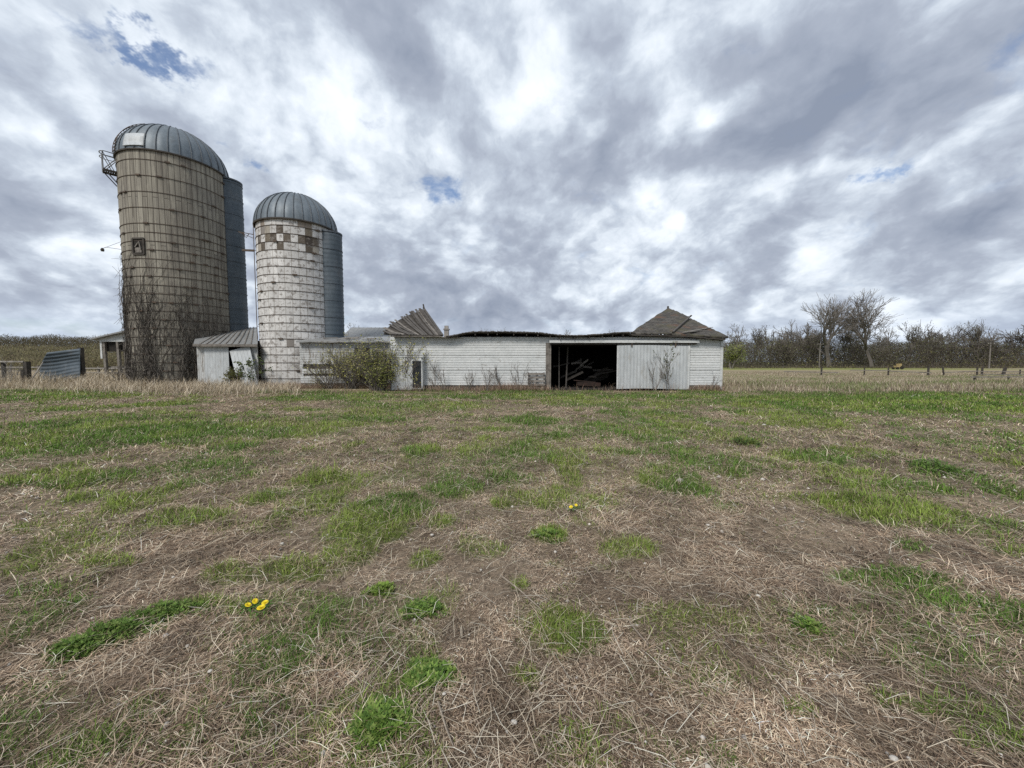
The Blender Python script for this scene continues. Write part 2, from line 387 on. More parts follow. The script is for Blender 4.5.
def shingle():
    m, n, b, out = newmat('mossy wood shingles')
    tc = n.new('ShaderNodeTexCoord').outputs['UV']
    br = n.new('ShaderNodeTexBrick'); n.put(br.inputs['Vector'], tc)
    br.inputs['Color1'].default_value = (.105, .096, .084, 1); br.inputs['Color2'].default_value = (.05, .046, .041, 1); br.inputs['Mortar'].default_value = (.04, .035, .03, 1)
    br.inputs['Scale'].default_value = 1; br.inputs['Mortar Size'].default_value = .012; br.inputs['Brick Width'].default_value = .32; br.inputs['Row Height'].default_value = .2
    f = n.noise(tc, .9, 6, .6)
    c = n.mix(n.rng(f, .55, .66, 0, .6), br.outputs[0], (.14, .075, .045))
    f2 = n.noise(n.mapping(tc, (1, .6, 1), (0, 0, 0), (7, 3, 0)), 1.2, 6, .6)
    c = n.mix(n.rng(f2, .5, .66, 0, .7), c, (.085, .08, .045))
    n.put(b.inputs['Base Color'], c); b.inputs['Roughness'].default_value = .9
    bp = n.new('ShaderNodeBump'); bp.inputs['Strength'].default_value = .6; bp.inputs['Distance'].default_value = .03
    n.put(bp.inputs['Height'], br.outputs[1]); bp.invert = True; n.put(b.inputs['Normal'], bp.outputs[0])
    return m
m_shingle = shingle()

def stave_mat():
    m, n, b, out = newmat('concrete staves')
    uv = n.new('ShaderNodeTexCoord').outputs['UV']
    sw = n.mapping(uv, (1, 1, 1), (0, 0, PI / 2))          # staves stand upright: rows run up the wall
    br = n.new('ShaderNodeTexBrick'); n.put(br.inputs['Vector'], sw)
    br.inputs['Color1'].default_value = (.32, .30, .25, 1); br.inputs['Color2'].default_value = (.24, .222, .185, 1); br.inputs['Mortar'].default_value = (.085, .075, .062, 1)
    br.inputs['Scale'].default_value = 1; br.inputs['Mortar Size'].default_value = .018; br.inputs['Mortar Smooth'].default_value = .3; br.inputs['Brick Width'].default_value = 6.1; br.inputs['Row Height'].default_value = .29
    st = n.noise(n.mapping(uv, (3.2, .10, 1)), 1.6, 6, .7)
    c = n.mix(n.rng(st, .42, .66, 0, .75), br.outputs[0], (.10, .088, .075))
    sp = n.noise(n.mapping(uv, (1, .45, 1)), .8, 7, .65)
    c = n.mix(n.rng(sp, .50, .68, 0, .6), c, (.13, .118, .105))
    pl = n.noise(n.mapping(uv, (2.6, .5, 1), (0, 0, 0), (4, 8, 0)), 1.1, 6, .6)
    c = n.mix(n.rng(pl, .54, .68, 0, .55), c, (.36, .335, .275))
    n.put(b.inputs['Base Color'], c); b.inputs['Roughness'].default_value = .95
    bp = n.new('ShaderNodeBump'); bp.inputs['Strength'].default_value = .8; bp.inputs['Distance'].default_value = .03; bp.invert = True
    n.put(bp.inputs['Height'], br.outputs[1]); n.put(b.inputs['Normal'], bp.outputs[0])
    return m
m_stave = stave_mat()
def block_mat():
    m, n, b, out = newmat('whitewashed silo blocks')
    uv = n.new('ShaderNodeTexCoord').outputs['UV']
    a = n.new('ShaderNodeAttribute', attribute_name='Col').outputs['Color']
    br = n.new('ShaderNodeTexBrick'); n.put(br.inputs['Vector'], uv); br.offset = 0
    br.inputs['Color1'].default_value = (1, 1, 1, 1); br.inputs['Color2'].default_value = (.86, .86, .86, 1); br.inputs['Mortar'].default_value = (.62, .60, .57, 1)
    br.inputs['Scale'].default_value = 1; br.inputs['Mortar Size'].default_value = .02; br.inputs['Brick Width'].default_value = 2 * PI * 2.48 / 37; br.inputs['Row Height'].default_value = .515
    c = n.mix(1., a, br.outputs[0], 'MULTIPLY')
    f = n.noise(uv, 3.4, 9, .72)
    c = n.mix(n.rng(f, .50, .60, 0, .85), c, (.22, .20, .18))
    f2 = n.noise(n.mapping(uv, (3, .3, 1)), 1.6, 6, .7)
    c = n.mix(n.rng(f2, .55, .75, 0, .5), c, (.32, .30, .28))
    n.put(b.inputs['Base Color'], c); b.inputs['Roughness'].default_value = .9
    bp = n.new('ShaderNodeBump'); bp.inputs['Strength'].default_value = .6; bp.inputs['Distance'].default_value = .03; bp.invert = True
    n.put(bp.inputs['Height'], br.outputs[1]); n.put(b.inputs['Normal'], bp.outputs[0])
    return m
m_block = block_mat()

# ------------------------------------------------------------------ ground
def make_ground():
    k = 620; t = np.linspace(-1, 1, k); b_, a_ = 7.7, 1.75
    X = a_ * np.sinh(b_ * t); Y = a_ * np.sinh(b_ * t) + 2.5
    xx, yy = np.meshgrid(X, Y); xx = xx.ravel(); yy = yy.ravel()
    z = gh(xx, yy)
    V = np.stack([xx, yy, z], 1)
    i = np.arange(k - 1)[:, None] * k + np.arange(k - 1)[None, :]; i = i.ravel()
    L = np.stack([i, i + 1, i + k + 1, i + k], 1).ravel(); st = np.arange(len(i)) * 4
    o = npmesh('ground', V, L, st, m_ground, ground_col(xx, yy), True)
    setp(o, kind='structure'); return o
make_ground()

def blades(name, x, y, L, W, head, lean, col, mat, z0=None, curl=.5, tipz=None):
    """ribbons: lean 0 = upright, ~pi/2 = lying along heading"""
    n_ = len(x); z = gh(x, y) + (0 if z0 is None else z0)
    base = np.stack([x, y, z], 1)
    hd = np.stack([np.cos(head), np.sin(head), np.zeros(n_)], 1); sd_ = np.stack([-np.sin(head), np.cos(head), np.zeros(n_)], 1)
    up = np.array([[0, 0, 1.]])
    l1 = lean[:, None]; l2 = (lean + curl * (.4 + rng.random(n_)))[:, None]
    mid = base + (hd * np.sin(l1) + up * np.cos(l1)) * (L * .5)[:, None]
    tip = mid + (hd * np.sin(l2) + up * np.cos(l2)) * (L * .5)[:, None] + sd_ * (rng.normal(0, .12, n_) * L)[:, None]
    g = gh(tip[:, 0], tip[:, 1]) + .004; tip[:, 2] = np.maximum(tip[:, 2], g)
    w_ = (W / 2)[:, None]
    V = np.stack([base - sd_ * w_, base + sd_ * w_, mid - sd_ * w_ * .85, mid + sd_ * w_ * .85, tip], 1).reshape(-1, 3)
    b = np.arange(n_)[:, None] * 5
    Lp = (b + np.array([[0, 1, 3, 2, 2, 3, 4]])).ravel(); st = (np.arange(n_)[:, None] * 7 + np.array([[0, 4]])).ravel()
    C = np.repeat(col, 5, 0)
    # a blade is a touch darker at its rooted end and lighter at the tip
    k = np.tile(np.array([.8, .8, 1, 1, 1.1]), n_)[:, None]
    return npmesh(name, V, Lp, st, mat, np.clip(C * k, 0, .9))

def sector(n_, r0, r1, power, az=66):
    """random ground points round the viewer; number per square metre falls as r^-power"""
    u = rng.random(n_); e = 2 - power
    if abs(e) < 1e-6: r = r0 * (r1 / r0) ** u
    else: r = (r0 ** e + u * (r1 ** e - r0 ** e)) ** (1 / e)
    a = np.radians(rng.uniform(-az, az, n_)); return r * np.sin(a), r * np.cos(a), r
def pal(n_, cols, wts, jit=.15):
    i = rng.choice(len(cols), n_, p=np.array(wts) / sum(wts)); c = np.array(cols)[i]
    return c * (1 + rng.normal(0, jit, (n_, 1)))
STRAW = [(.52, .415, .30), (.35, .255, .175), (.19, .13, .09), (.72, .62, .48), (.075, .052, .038), (.36, .275, .21)]
SW = [.24, .24, .19, .08, .16, .13]
def barnmask(x, y): return ~((y > 21.4) & (x > -7.5) & (x < 12.4)) & (y < 22.5)
# matted dead straw
x, y, r = sector(1050000, 1.0, 36, 1.5, 70)
g = green(x, y); den = fbm(x * 1.1 + 70, y * 1.1, 4, .6)
keep = (rng.random(len(x)) > g * .72) & (rng.random(len(x)) < .35 + 1.4 * sstep(.3, .62, den)) & barnmask(x, y)
x, y, r, g, den = x[keep], y[keep], r[keep], g[keep], den[keep]; n_ = len(x)
sc = np.maximum(1, r / 3.0) ** .85
L = rng.gamma(3.2, .0145, n_) * np.minimum(sc, 2.0) * (.7 + .8 * sstep(.35, .65, fbm(x * .7, y * .7 + 30, 3)))
flow = fbm(x * .5 + 8, y * .5, 2) * 9
head = flow + rng.normal(0, 1.1, n_) + PI * (rng.random(n_) < .5)
c = pal(n_, STRAW, SW) * (.64 + .75 * fbm(x * .8 + 4, y * .8 + 4, 4, .6))[:, None] * (.66 + .72 * sstep(.25, .75, fbm(x * 3.1 + 4, y * 3.1 + 4, 3, .6)))[:, None]
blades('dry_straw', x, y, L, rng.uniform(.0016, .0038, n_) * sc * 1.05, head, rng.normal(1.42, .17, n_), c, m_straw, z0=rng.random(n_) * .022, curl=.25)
setp(bpy.data.objects['dry_straw'], 'tan matted dead straw covering the trampled yard', 'dead grass', kind='stuff')
# longer loose stalks lying on the mat
x, y, r = sector(5200, 1.0, 14, 1.6); n_ = len(x); sc = np.maximum(1, r / 3) ** .8
blades('loose_stalks', x, y, rng.uniform(.08, .26, n_) * np.minimum(sc, 1.6), rng.uniform(.0020, .0036, n_) * sc, rng.random(n_) * 2 * PI, rng.normal(1.42, .1, n_), pal(n_, [(.56, .49, .38), (.48, .41, .31), (.64, .60, .50)], [1, 1, .6]), m_straw, z0=.02 + rng.random(n_) * .02, curl=.2)
setp(bpy.data.objects['loose_stalks'], 'long pale dead stalks lying loose over the straw mat', 'dead grass', kind='stuff')
# green grass in its patches
x, y, r = sector(1600000, 1.0, 36, 1.6, 70)
g = green(x, y); keep = (rng.random(len(x)) < np.clip(g * 1.0, 0, 1) ** 1.1 * (.9 + .1 * sstep(3, 8, r))) & barnmask(x, y)
x, y, r, g = x[keep], y[keep], r[keep], g[keep]; n_ = len(x); sc = np.maximum(1, r / 3) ** .85
hue = sstep(.38, .62, fbm(x * .9 + 90, y * .9, 3))[:, None]
c = (np.array([.12, .21, .04]) * (1 - hue) + np.array([.225, .29, .065]) * hue) * (.7 + .6 * fbm(x * 2.5, y * 2.5 + 20, 3))[:, None] * (1 + rng.normal(0, .22, (n_, 1)))
dead = rng.random(n_) < .15; c[dead] = pal(dead.sum(), STRAW, SW)
L = rng.gamma(5, .0080, n_) * (.55 + .8 * g) * np.minimum(sc, 1.9)
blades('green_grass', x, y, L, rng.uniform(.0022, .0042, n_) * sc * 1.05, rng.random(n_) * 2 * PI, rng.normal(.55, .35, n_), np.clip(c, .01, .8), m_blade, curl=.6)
setp(bpy.data.objects['green_grass'], 'short green spring grass growing in ragged patches through the straw', 'grass', kind='stuff')
print('near grass', n_)

# ================================================================== SILOS
def cylwall(cx, cy, R, z0, z1, dz, nseg, colfn=None):
    mb = MB(); nz = int(math.ceil((z1 - z0) / dz)); 
    for i in range(nz):
        a, b = z0 + i * dz, min(z1, z0 + (i + 1) * dz)
        for j in range(nseg):
            t0, t1 = 2 * PI * j / nseg, 2 * PI * (j + 1) / nseg
            vs = [(cx + R * math.sin(t), cy - R * math.cos(t), z) for t, z in ((t0, a), (t1, a), (t1, b), (t0, b))]
            mb.add(vs, [(0, 1, 2, 3)], [(t0 * R, a), (t1 * R, a), (t1 * R, b), (t0 * R, b)], col=colfn(i, j) if colfn else None)
    return mb
def ring(mb, cx, cy, R, z, r, k=72, tilt=0):
    mb.tube([(cx + R * math.sin(2 * PI * j / k), cy - R * math.cos(2 * PI * j / k), z + tilt * math.sin(2 * PI * j / k)) for j in range(k)], r, 4, closed=True)
def dome(root, cx, cy, R, z0, hf, ribs, name='dome'):
    mb = MB(); nr = ribs * 4; nl = 14; R = R * 1.015
    grid = []
    for i in range(nl + 1):
        e = (PI / 2) * i / nl * .985; row = []
        for j in range(nr + 1):
            t = 2 * PI * j / nr; k = 1 + .012 * abs(math.sin(ribs * t / 2)) * math.cos(e)       # each gore bows slightly between its seams
            row.append((cx + R * k * math.cos(e) * math.sin(t), cy - R * k * math.cos(e) * math.cos(t), z0 + R * hf * math.sin(e)))
        grid.append(row)
    mb.sheet(grid); dm = mb.build(name, m_dome, root, True)
    sm = MB()
    for j in range(ribs):
        t = 2 * PI * j / ribs; pts = []
        for i in range(13):
            e = (PI / 2) * i / 12 * .97; pts.append((cx + (R + .035) * math.cos(e) * math.sin(t), cy - (R + .035) * math.cos(e) * math.cos(t), z0 + R * hf * math.sin(e) + .01))
        sm.tube(pts, .03, 4)
    sm.build('seam', m_galv_d, dm)
    rb = MB(); ring(rb, cx, cy, R + .02, z0 - .02, .06); rb.build('rim', m_dark, dm)
    return dm
m_galv_d = M('darkened sheet seams', (.085, .10, .115), (.11, .125, .14), 3, rough=.6, metal=.3)
def chute(root, cx, cy, R, ang, r, z0, z1, mat):
    """half-round sheet metal chute running up the wall; ang measured from the viewer's side, + to the right"""
    tc = math.atan2(cx, cy); th = ang
    def dirv(a): return Vector((math.sin(a), -math.cos(a), 0))
    # outward direction at angle th round the silo, from the axis toward the viewer = 0
    base = math.atan2(-cx, cy); d0 = dirv(base + th); c = Vector((cx, cy, 0)) + d0 * (R + .02); side = Vector((-d0.y, d0.x, 0))
    mb = MB(); k = 14; nz = int((z1 - z0) / .1); grid = []
    for i in range(nz + 1):
        z = z0 + (z1 - z0) * i / nz; rr = r + .010 * math.sin(i * 2 * PI / 3.0) + (.012 if i % 16 == 0 else 0)
        row = []
        for j in range(k + 1):
            a = PI * (j / k) - PI / 2; row.append(c - d0 * .25 + d0 * (max(0, math.cos(a)) * rr * 1.1 + .1) + side * math.sin(a) * rr + Vector((0, 0, z)))
        grid.append(row)
    mb.sheet(grid, thick=tuple(-d0 * .03)); o = mb.build('chute', mat, root, True)
    cap = MB(); top = grid[-1]; m = sum(top, Vector()) / len(top); tp = [q + (q - m) * .08 + Vector((0, 0, .02)) for q in top]
    mz = Vector((0, 0, .10)); cap.add(tp + [q + mz for q in tp] , [tuple(range(len(tp)))[::-1], tuple(range(len(tp), 2 * len(tp)))] + [(i, (i + 1) % len(tp), (i + 1) % len(tp) + len(tp), i + len(tp)) for i in range(len(tp))])
    cap.build('chute_cap', m_galv_d, o)
    bd = MB()
    z = z0 + .9
    while z < z1:
        row = [c - d0 * .25 + d0 * (max(0, math.cos(a)) * (r + .02) * 1.1 + .1) + side * math.sin(a) * (r + .02) + Vector((0, 0, z)) for a in [PI * j / 10 - PI / 2 for j in range(11)]]
        bd = MB(); bd.tube(row, .018, 4); bd.build('band', m_galv_d, o); z += 1.15
    return o
# --- tall silo
LX, LY, LR, LZ = -23.92, 28.33, 3.02, 15.15
A0 = math.atan2(-LX, LY)      # angle round the axis that faces the viewer
ts = thing('silo', 'tall tan concrete silo with rusty hoops, bare vines and rounded metal dome', 'silo', (LX, LY, 0), 'farm silos')
cylwall(LX, LY, LR, 0, LZ, .4, 96).build('wall', m_stave, ts, True)
zs = []; z = .45
while z < 10.4: zs.append(z); z += .56
while z < LZ - .4: zs.append(z); z += 1.0
for q, z in enumerate(zs):
    mb = MB(); ring(mb, LX, LY, LR + .018, z, .021, tilt=random.uniform(-.04, .04))
    for lug in range(3):
        a = A0 + random.uniform(-1.3, 1.3); v = Vector((LX + (LR + .05) * math.sin(a), LY - (LR + .05) * math.cos(a), z)); tg = Vector((math.cos(a), math.sin(a), 0))
        mb.bar(v - tg * .13, v + tg * .13, .07, .09)
    mb.build('hoop', m_hoop, ts)
dm = dome(ts, LX, LY, LR, LZ, .90, 32)
def cyl(a, z, off=0, R=LR, cx=LX, cy=LY, a0=None):
    a = (A0 if a0 is None else a0) + a; return Vector((cx + (R + off) * math.sin(a), cy - (R + off) * math.cos(a), z))
def dpt(a, e, off=.05):
    Rr = LR * 1.03 + off; a += A0
    return Vector((LX + Rr * math.cos(e) * math.sin(a), LY - Rr * math.cos(e) * math.cos(a), LZ + LR * 1.03 * .90 * math.sin(e) + off * math.sin(e)))
mb = MB(); mb.sheet([[dpt(a, e, .06) for a in np.linspace(-.92, -.50, 6)] for e in np.linspace(.06, .36, 4)], thick=(0.02, .03, -.02)); mb.build('hatch_panel', m_tin, ts, True)
# ladder over the dome's left shoulder
mb = MB()
for da in (-.07, .07): mb.tube([dpt(-1.25 + da, e, .08) for e in np.linspace(0, 1.05, 10)], .02, 4)
for e in np.linspace(.02, 1.05, 14): mb.tube([dpt(-1.32, e, .08), dpt(-1.18, e, .08)], .02, 4); mb.tube([dpt(-1.25, e, .0), dpt(-1.25, e, .08)], .02, 4)
mb.build('dome_ladder', m_hoop, ts)
# filling platform with its guard rails
def plat(root, cx, cy, R, a, z, out, wd, hgt):
    d0 = Vector((math.sin(a), -math.cos(a), 0)); s = Vector((-d0.y, d0.x, 0)); c = Vector((cx, cy, z)) + d0 * R
    mb = MB()
    for i in range(6):
        q = c + d0 * (out * (i + .5) / 6); mb.bar(q - s * wd / 2, q + s * wd / 2, out / 8, .05)
    for k in (-1, 1): mb.bar(c + s * k * wd / 2 - d0 * .1, c + s * k * wd / 2 + d0 * out, .06, .12); mb.bar(c + s * k * wd / 2 - Vector((0, 0, .7)), c + s * k * wd / 2 + d0 * out * .9, .05, .05)
    pf = mb.build('platform', m_dark, root)
    mb = MB(); tp = [c + s * wd / 2 * 1.0 + Vector((0, 0, hgt))] + [c + s * math.cos(t) * wd / 2 * 1.15 + d0 * (out * (.75 + .45 * math.sin(t))) + Vector((0, 0, hgt)) for t in np.linspace(0, PI, 9)] + [c - s * wd / 2 + Vector((0, 0, hgt))]
    mb.tube(tp, .03, 4)
    mb.tube([q + Vector((0, 0, -.28)) for q in tp], .022, 4)
    for k in (-1, 1):
        o_ = c + s * k * wd / 2
        mb.tube([o_ + d0 * out, o_ + d0 * out * 1.0 + Vector((0, 0, hgt))], .03, 4)
        mb.tube([o_ + d0 * out, o_ + Vector((0, 0, hgt * .75))], .026, 4); mb.tube([o_ + d0 * .1, o_ + d0 * out + Vector((0, 0, hgt))], .022, 4)
    mb.build('guard_rail', m_steel, pf)
plat(ts, LX, LY, LR, A0 - 1.42, 13.95, .62, .6, 1.15)
# loading hatch in the wall: a black sheet stands for the shade inside
fr = MB()
ha, hb, z0, z1 = -.86, -.62, 8.55, 9.55
for a in (ha, hb): fr.bar(cyl(a, z0, .03), cyl(a, z1, .03), .10, .10)
for z in (z0, z1): fr.bar(cyl(ha, z, .03), cyl(hb, z, .03), .10, .10)
hf_ = fr.build('hatch_frame', m_dark, ts)
mb = MB(); mb.sheet([[cyl(a, z, .02) for a in np.linspace(ha, hb, 4)] for z in (z0, z1)]); mb.build('hatch_shade_sheet', m_black, hf_)
mb = MB(); mb.sheet([[cyl(a, z, .045) for a in np.linspace(ha + .05, hb - .05, 4)] for z in (z0 + .1, z0 + .42)]); mb.bar(cyl(ha + .06, z0 + .45, .06), cyl(ha + .15, z1 - .2, .06), .06, .05); mb.bar(cyl(hb - .06, z0 + .3, .06), cyl(ha + .15, z1 - .2, .06), .06, .05); mb.build('hatch_board', m_wood, hf_)
chute(ts, LX, LY, LR, math.radians(77), .93, 2.4, 14.95, m_galv)
# small lamp arm on the left flank, wire bracket on the right
mb = MB(); q = cyl(-1.45, 9.1); mb.tube([q, q + Vector((-.9, -.1, .12)), q + Vector((-1.1, -.15, .02))], .016, 4); mb.tube([q + Vector((0, 0, .5)), q + Vector((-.9, -.1, .12))], .010, 4); mb.build('lamp_arm', m_hoop, ts)
mb = MB(); q2 = q + Vector((-1.1, -.15, -.04)); mb.tube([q2 + Vector((0, 0, .1)), q2, q2 - Vector((0, 0, .12))], [.04, .10, .08], 8); mb.build('yard_lamp', m_dark, ts)
ts.rotation_euler = (0, math.radians(-.35), 0)      # it leans a little
# --- low silo
RX, RY, RR, RZ = -15.0, 27.47, 2.46, 10.73
B0 = math.atan2(-RX, RY)
ws = thing('silo', 'shorter white block silo with bare brown blocks below its metal dome', 'silo', (RX, RY, 0), 'farm silos')
NB = 37; bs = 3; RH = .515; nrow = math.ceil(RZ / RH)
offb = B0
bare = {}
def ang2block(a):   # a relative to the facing angle
    return int(((B0 + a) % (2 * PI)) / (2 * PI) * NB)
for a, rows in ((-.33, (1,)), (.22, (1,)), (-1.06, (2,)), (-.80, (2,)), (-.50, (2,)), (-.21, (2,)), (.07, (2,)), (.24, (2,)), (.40, (2,)), (-.92, (3,)), (-.36, (3,)), (.23, (3,))):
    for r_ in rows: bare[(nrow - 1 - r_, ang2block(a))] = random.choice([(.07, .058, .048), (.12, .10, .078), (.17, .145, .11), (.09, .075, .06)])
for a, r_ in ((.80, 9), (.80, 10), (-.2, 15), (-1.0, 1), (.9, 5)): bare[(nrow - 1 - r_, ang2block(a))] = (.24, .22, .20)
def bcol(i, j):
    b = j // bs
    if (i, b) in bare: return bare[(i, b)]
    random.seed(i * 91 + b); k = random.uniform(.52, .68)
    if i < 1: k *= .75
    if i == nrow - 1 and random.random() < .35: return (.26, .22, .18)
    if i > nrow - 5 and random.random() < .10: return (.36, .33, .28)
    return (k, k * .985, k * .955)
cylwall(RX, RY, RR, 0, RZ, RH, NB * bs, bcol).build('wall', m_block, ws, False)
random.seed(11)
for q in range(1, nrow):
    mb = MB(); ring(mb, RX, RY, RR + .016, q * RH + .01, .019, tilt=random.uniform(-.02, .02))
    a = B0 + random.uniform(-1.2, 1.2); v = Vector((RX + (RR + .05) * math.sin(a), RY - (RR + .05) * math.cos(a), q * RH + .01)); tg = Vector((math.cos(a), math.sin(a), 0)); mb.bar(v - tg * .14, v + tg * .14, .07, .09)
    mb.build('hoop', m_hoop, ws)
dome(ws, RX, RY, RR + .04, RZ, .95, 30)
chute(ws, RX, RY, RR, math.radians(55), .78, 2.6, 10.35, m_galv)
mb = MB()
for da in (-.10, .10): mb.tube([cyl(-1.46 + da, z, .12, RR, RX, RY, B0) for z in (.6, 5, 10.6)], .016, 4)
z = .8
while z < 10.5: mb.tube([cyl(-1.56, z, .12, RR, RX, RY, B0), cyl(-1.36, z, .12, RR, RX, RY, B0)], .012, 4); z += .32
for z in (1.5, 4, 6.5, 9): mb.tube([cyl(-1.46, z, .0, RR, RX, RY, B0), cyl(-1.46, z, .12, RR, RX, RY, B0)], .016, 4)
mb.build('ladder', m_hoop, ws)
mb = MB()
q = cyl(-1.5, 10.05, .1, RR, RX, RY, B0)
mb.tube([q, q + Vector((-.95, -.1, .15))], .03, 4); mb.tube([q + Vector((0, 0, -.25)), q + Vector((-.95, -.1, .15))], .025, 4); mb.tube([q + Vector((-.3, 0, .05)), q + Vector((-.5, 0, -.2)), q + Vector((-.8, 0, .1))], .02, 4)
q = cyl(-1.5, 9.0, .1, RR, RX, RY, B0); mb.bar(q, q + Vector((-.75, -.05, .02)), .12, .12); mb.build('bracket', m_hoop, ws)

# ================================================================== sided walls
def clap(mb, x0, x1, z0, z1, Y, pitch=.13, proud=.018, th=.05, holes=()):
    """lapped boards facing -Y, real laps"""
    z = z0
    while z < z1 - 1e-4:
        zt = min(z + pitch, z1)
        segs = [(x0, x1)]
        for (a, b, c, d_) in holes:
            if zt > c + .01 and z < d_ - .01:
                ns = []
                for s0, s1 in segs:
                    if b <= s0 or a >= s1: ns.append((s0, s1)); continue
                    if a > s0: ns.append((s0, a))
                    if b < s1: ns.append((b, s1))
                segs = ns
        for s0, s1 in segs:
            j = random.uniform(-.002, .002)
            vs = [(s0, Y - proud + j, z), (s1, Y - proud + j, z), (s1, Y, zt), (s0, Y, zt), (s0, Y + th, z), (s1, Y + th, z), (s1, Y + th, zt), (s0, Y + th, zt)]
            mb.add(vs, [(0, 1, 2, 3), (4, 7, 6, 5), (0, 4, 5, 1), (0, 3, 7, 4), (1, 5, 6, 2)])
        z += pitch
def vboards(mb, x0, x1, z0, z1, Y, n_, gap=.008, th=.03, jag=0):
    wd = (x1 - x0) / n_
    for i in range(n_):
        j = random.uniform(-.004, .004)
        mb.box(x0 + i * wd + gap / 2, x0 + (i + 1) * wd - gap / 2, Y + j, Y + th + j, z0 + random.uniform(0, jag), z1 - random.uniform(0, jag) * .3)
def X(px, Y, py=360): return P(px, py, Y).x
def Z(py, Y, px=512): return P(px, py, Y).z

# ================================================================== COLLAPSED LONG BARN
BY = 22.0
bx0, bx1 = X(391, BY), X(720.5, BY)
ox0, ox1 = X(551, BY), X(617, BY)
zt = Z(337, BY); zo = Z(343, BY); zf = .28
barn = thing('barn', 'long low white barn with collapsed roof and wide black doorway', 'barn', ((bx0 + bx1) / 2, BY, 0))
mb = MB(); s1, s2 = Z(370, BY), Z(355.3, BY)
for a, b in ((zf, s1 - .012), (s1 + .012, s2 - .012), (s2 + .012, zt)):
    clap(mb, bx0, bx1, a, b, BY, .14, .018, holes=[(ox0, ox1 + .02, 0, 9)])
mb.build('front_wall', m_white, barn)
mb = MB(); mb.box(bx0, ox0 - .02, BY + .02, BY + .12, zf, zt - .02); mb.box(ox1 + .04, bx1, BY + .06, BY + .12, zf, zt - .02); mb.build('wall_backing', m_dark, barn)
for a, b in ((bx0 + .02, ox0 - .3), (X(688, BY), bx1 - .1)): MB().box(a, b, BY + .035, BY + .3, -.1, zf).build('foundation', m_found, barn)
mb = MB(); mb.box(ox0, ox1 + .02, BY - .012, BY + .04, zo, zt - .01); mb.box(bx0 + .1, bx1 - .05, BY + .13, BY + .2, zo - .3, zt + .12) if False else None; mb.build('lintel_boards', m_white, barn)
mb = MB(); mb.box(ox0 - .30, ox0 - .10, BY - .05, BY + .16, .0, zo); mb.box(ox0 - .10, ox0, BY - .03, BY + .16, .0, zo, ); mb.build('door_post', m_wood, barn)
mb = MB(); mb.box(bx1 - .02, bx1 + .12, BY - .045, BY + .12, -.02, zt + .02); mb.build('corner_board', m_white, barn)
# side and back walls; back wall and floor carry interior shade as black
D = 31.5
MB().box(bx1 + .0, bx1 + .06, BY + .14, D, -.1, zt).build('side_wall', m_white2, barn); MB().box(bx0 - .06, bx0, BY + .02, D, -.1, zt + .1).build('side_wall', m_white2, barn)
mb = MB(); mb.box(bx0 + .05, bx1 - .05, BY + .9, BY + 1.0, 2.62, 3.05); mb.box(bx0 + .05, bx1 - .05, BY + .9, D, 2.60, 2.62); mb.build('added_dark_ceiling', m_black, barn)  # dark ceiling added to keep daylight out of the doorway
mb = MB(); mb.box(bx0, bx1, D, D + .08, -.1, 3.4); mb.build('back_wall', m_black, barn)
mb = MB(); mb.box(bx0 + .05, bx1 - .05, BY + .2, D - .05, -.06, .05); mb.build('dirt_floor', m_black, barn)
mb = MB(); mb.bar((bx1 + .23, BY + .5, 0), (bx1 + .20, BY + .45, 2.55), .2, .12); mb.build('side_post', m_wood, barn)
# header rail and sliding door
mb = MB(); rx0, rx1 = X(549, BY), X(697, BY); mb.box(rx0, rx1, BY - .24, BY - .02, Z(342.8, BY - .2), Z(340.2, BY - .2)); mb.build('door_rail', m_white, barn)
mb = MB(); mb.box(rx0 + .1, rx1 - .1, BY - .16, BY - .10, Z(344.3, BY - .2), Z(342.9, BY - .2)); mb.build('track', m_dark, barn)
DY = BY - .17
dx0, dx1 = X(617, DY), X(689.5, DY)
mb = MB(); nn = 44; row0 = []; grid = []
for z_, e in ((Z(389, DY), 0), (1.2, .01), (Z(345.6, DY), 0)):
    grid.append([(dx0 + (dx1 - dx0) * i / (nn * 2), DY + (.016 if i % 4 in (1, 2) else 0) - e, z_ + .03 * math.sin(i * .05)) for i in range(nn * 2 + 1)])
mb.sheet(grid, thick=(0, .03, 0)); sdoor = mb.build('sliding_door', m_tin, barn)
for a, b in ((dx0 - .01, dx0 + .09), (dx1 - .09, dx1 + .01)): MB().box(a, b, DY - .03, DY + .0, .08, Z(346, DY)).build('edge_trim', m_white, sdoor)
for q in (.2, .8): xx = dx0 + (dx1 - dx0) * q; MB().box(xx - .03, xx + .03, DY - .05, DY - .02, Z(347, DY), Z(342, DY)).build('hanger', m_hoop, sdoor)
mb = MB(); mb.box(X(690.5, BY), X(717, BY), BY - .28, BY - .06, .10, .26); mb.box(X(690.5, BY), X(717, BY), BY - .30, BY - .28, .18, .30); mb.build('feed_trough', m_wood, barn)
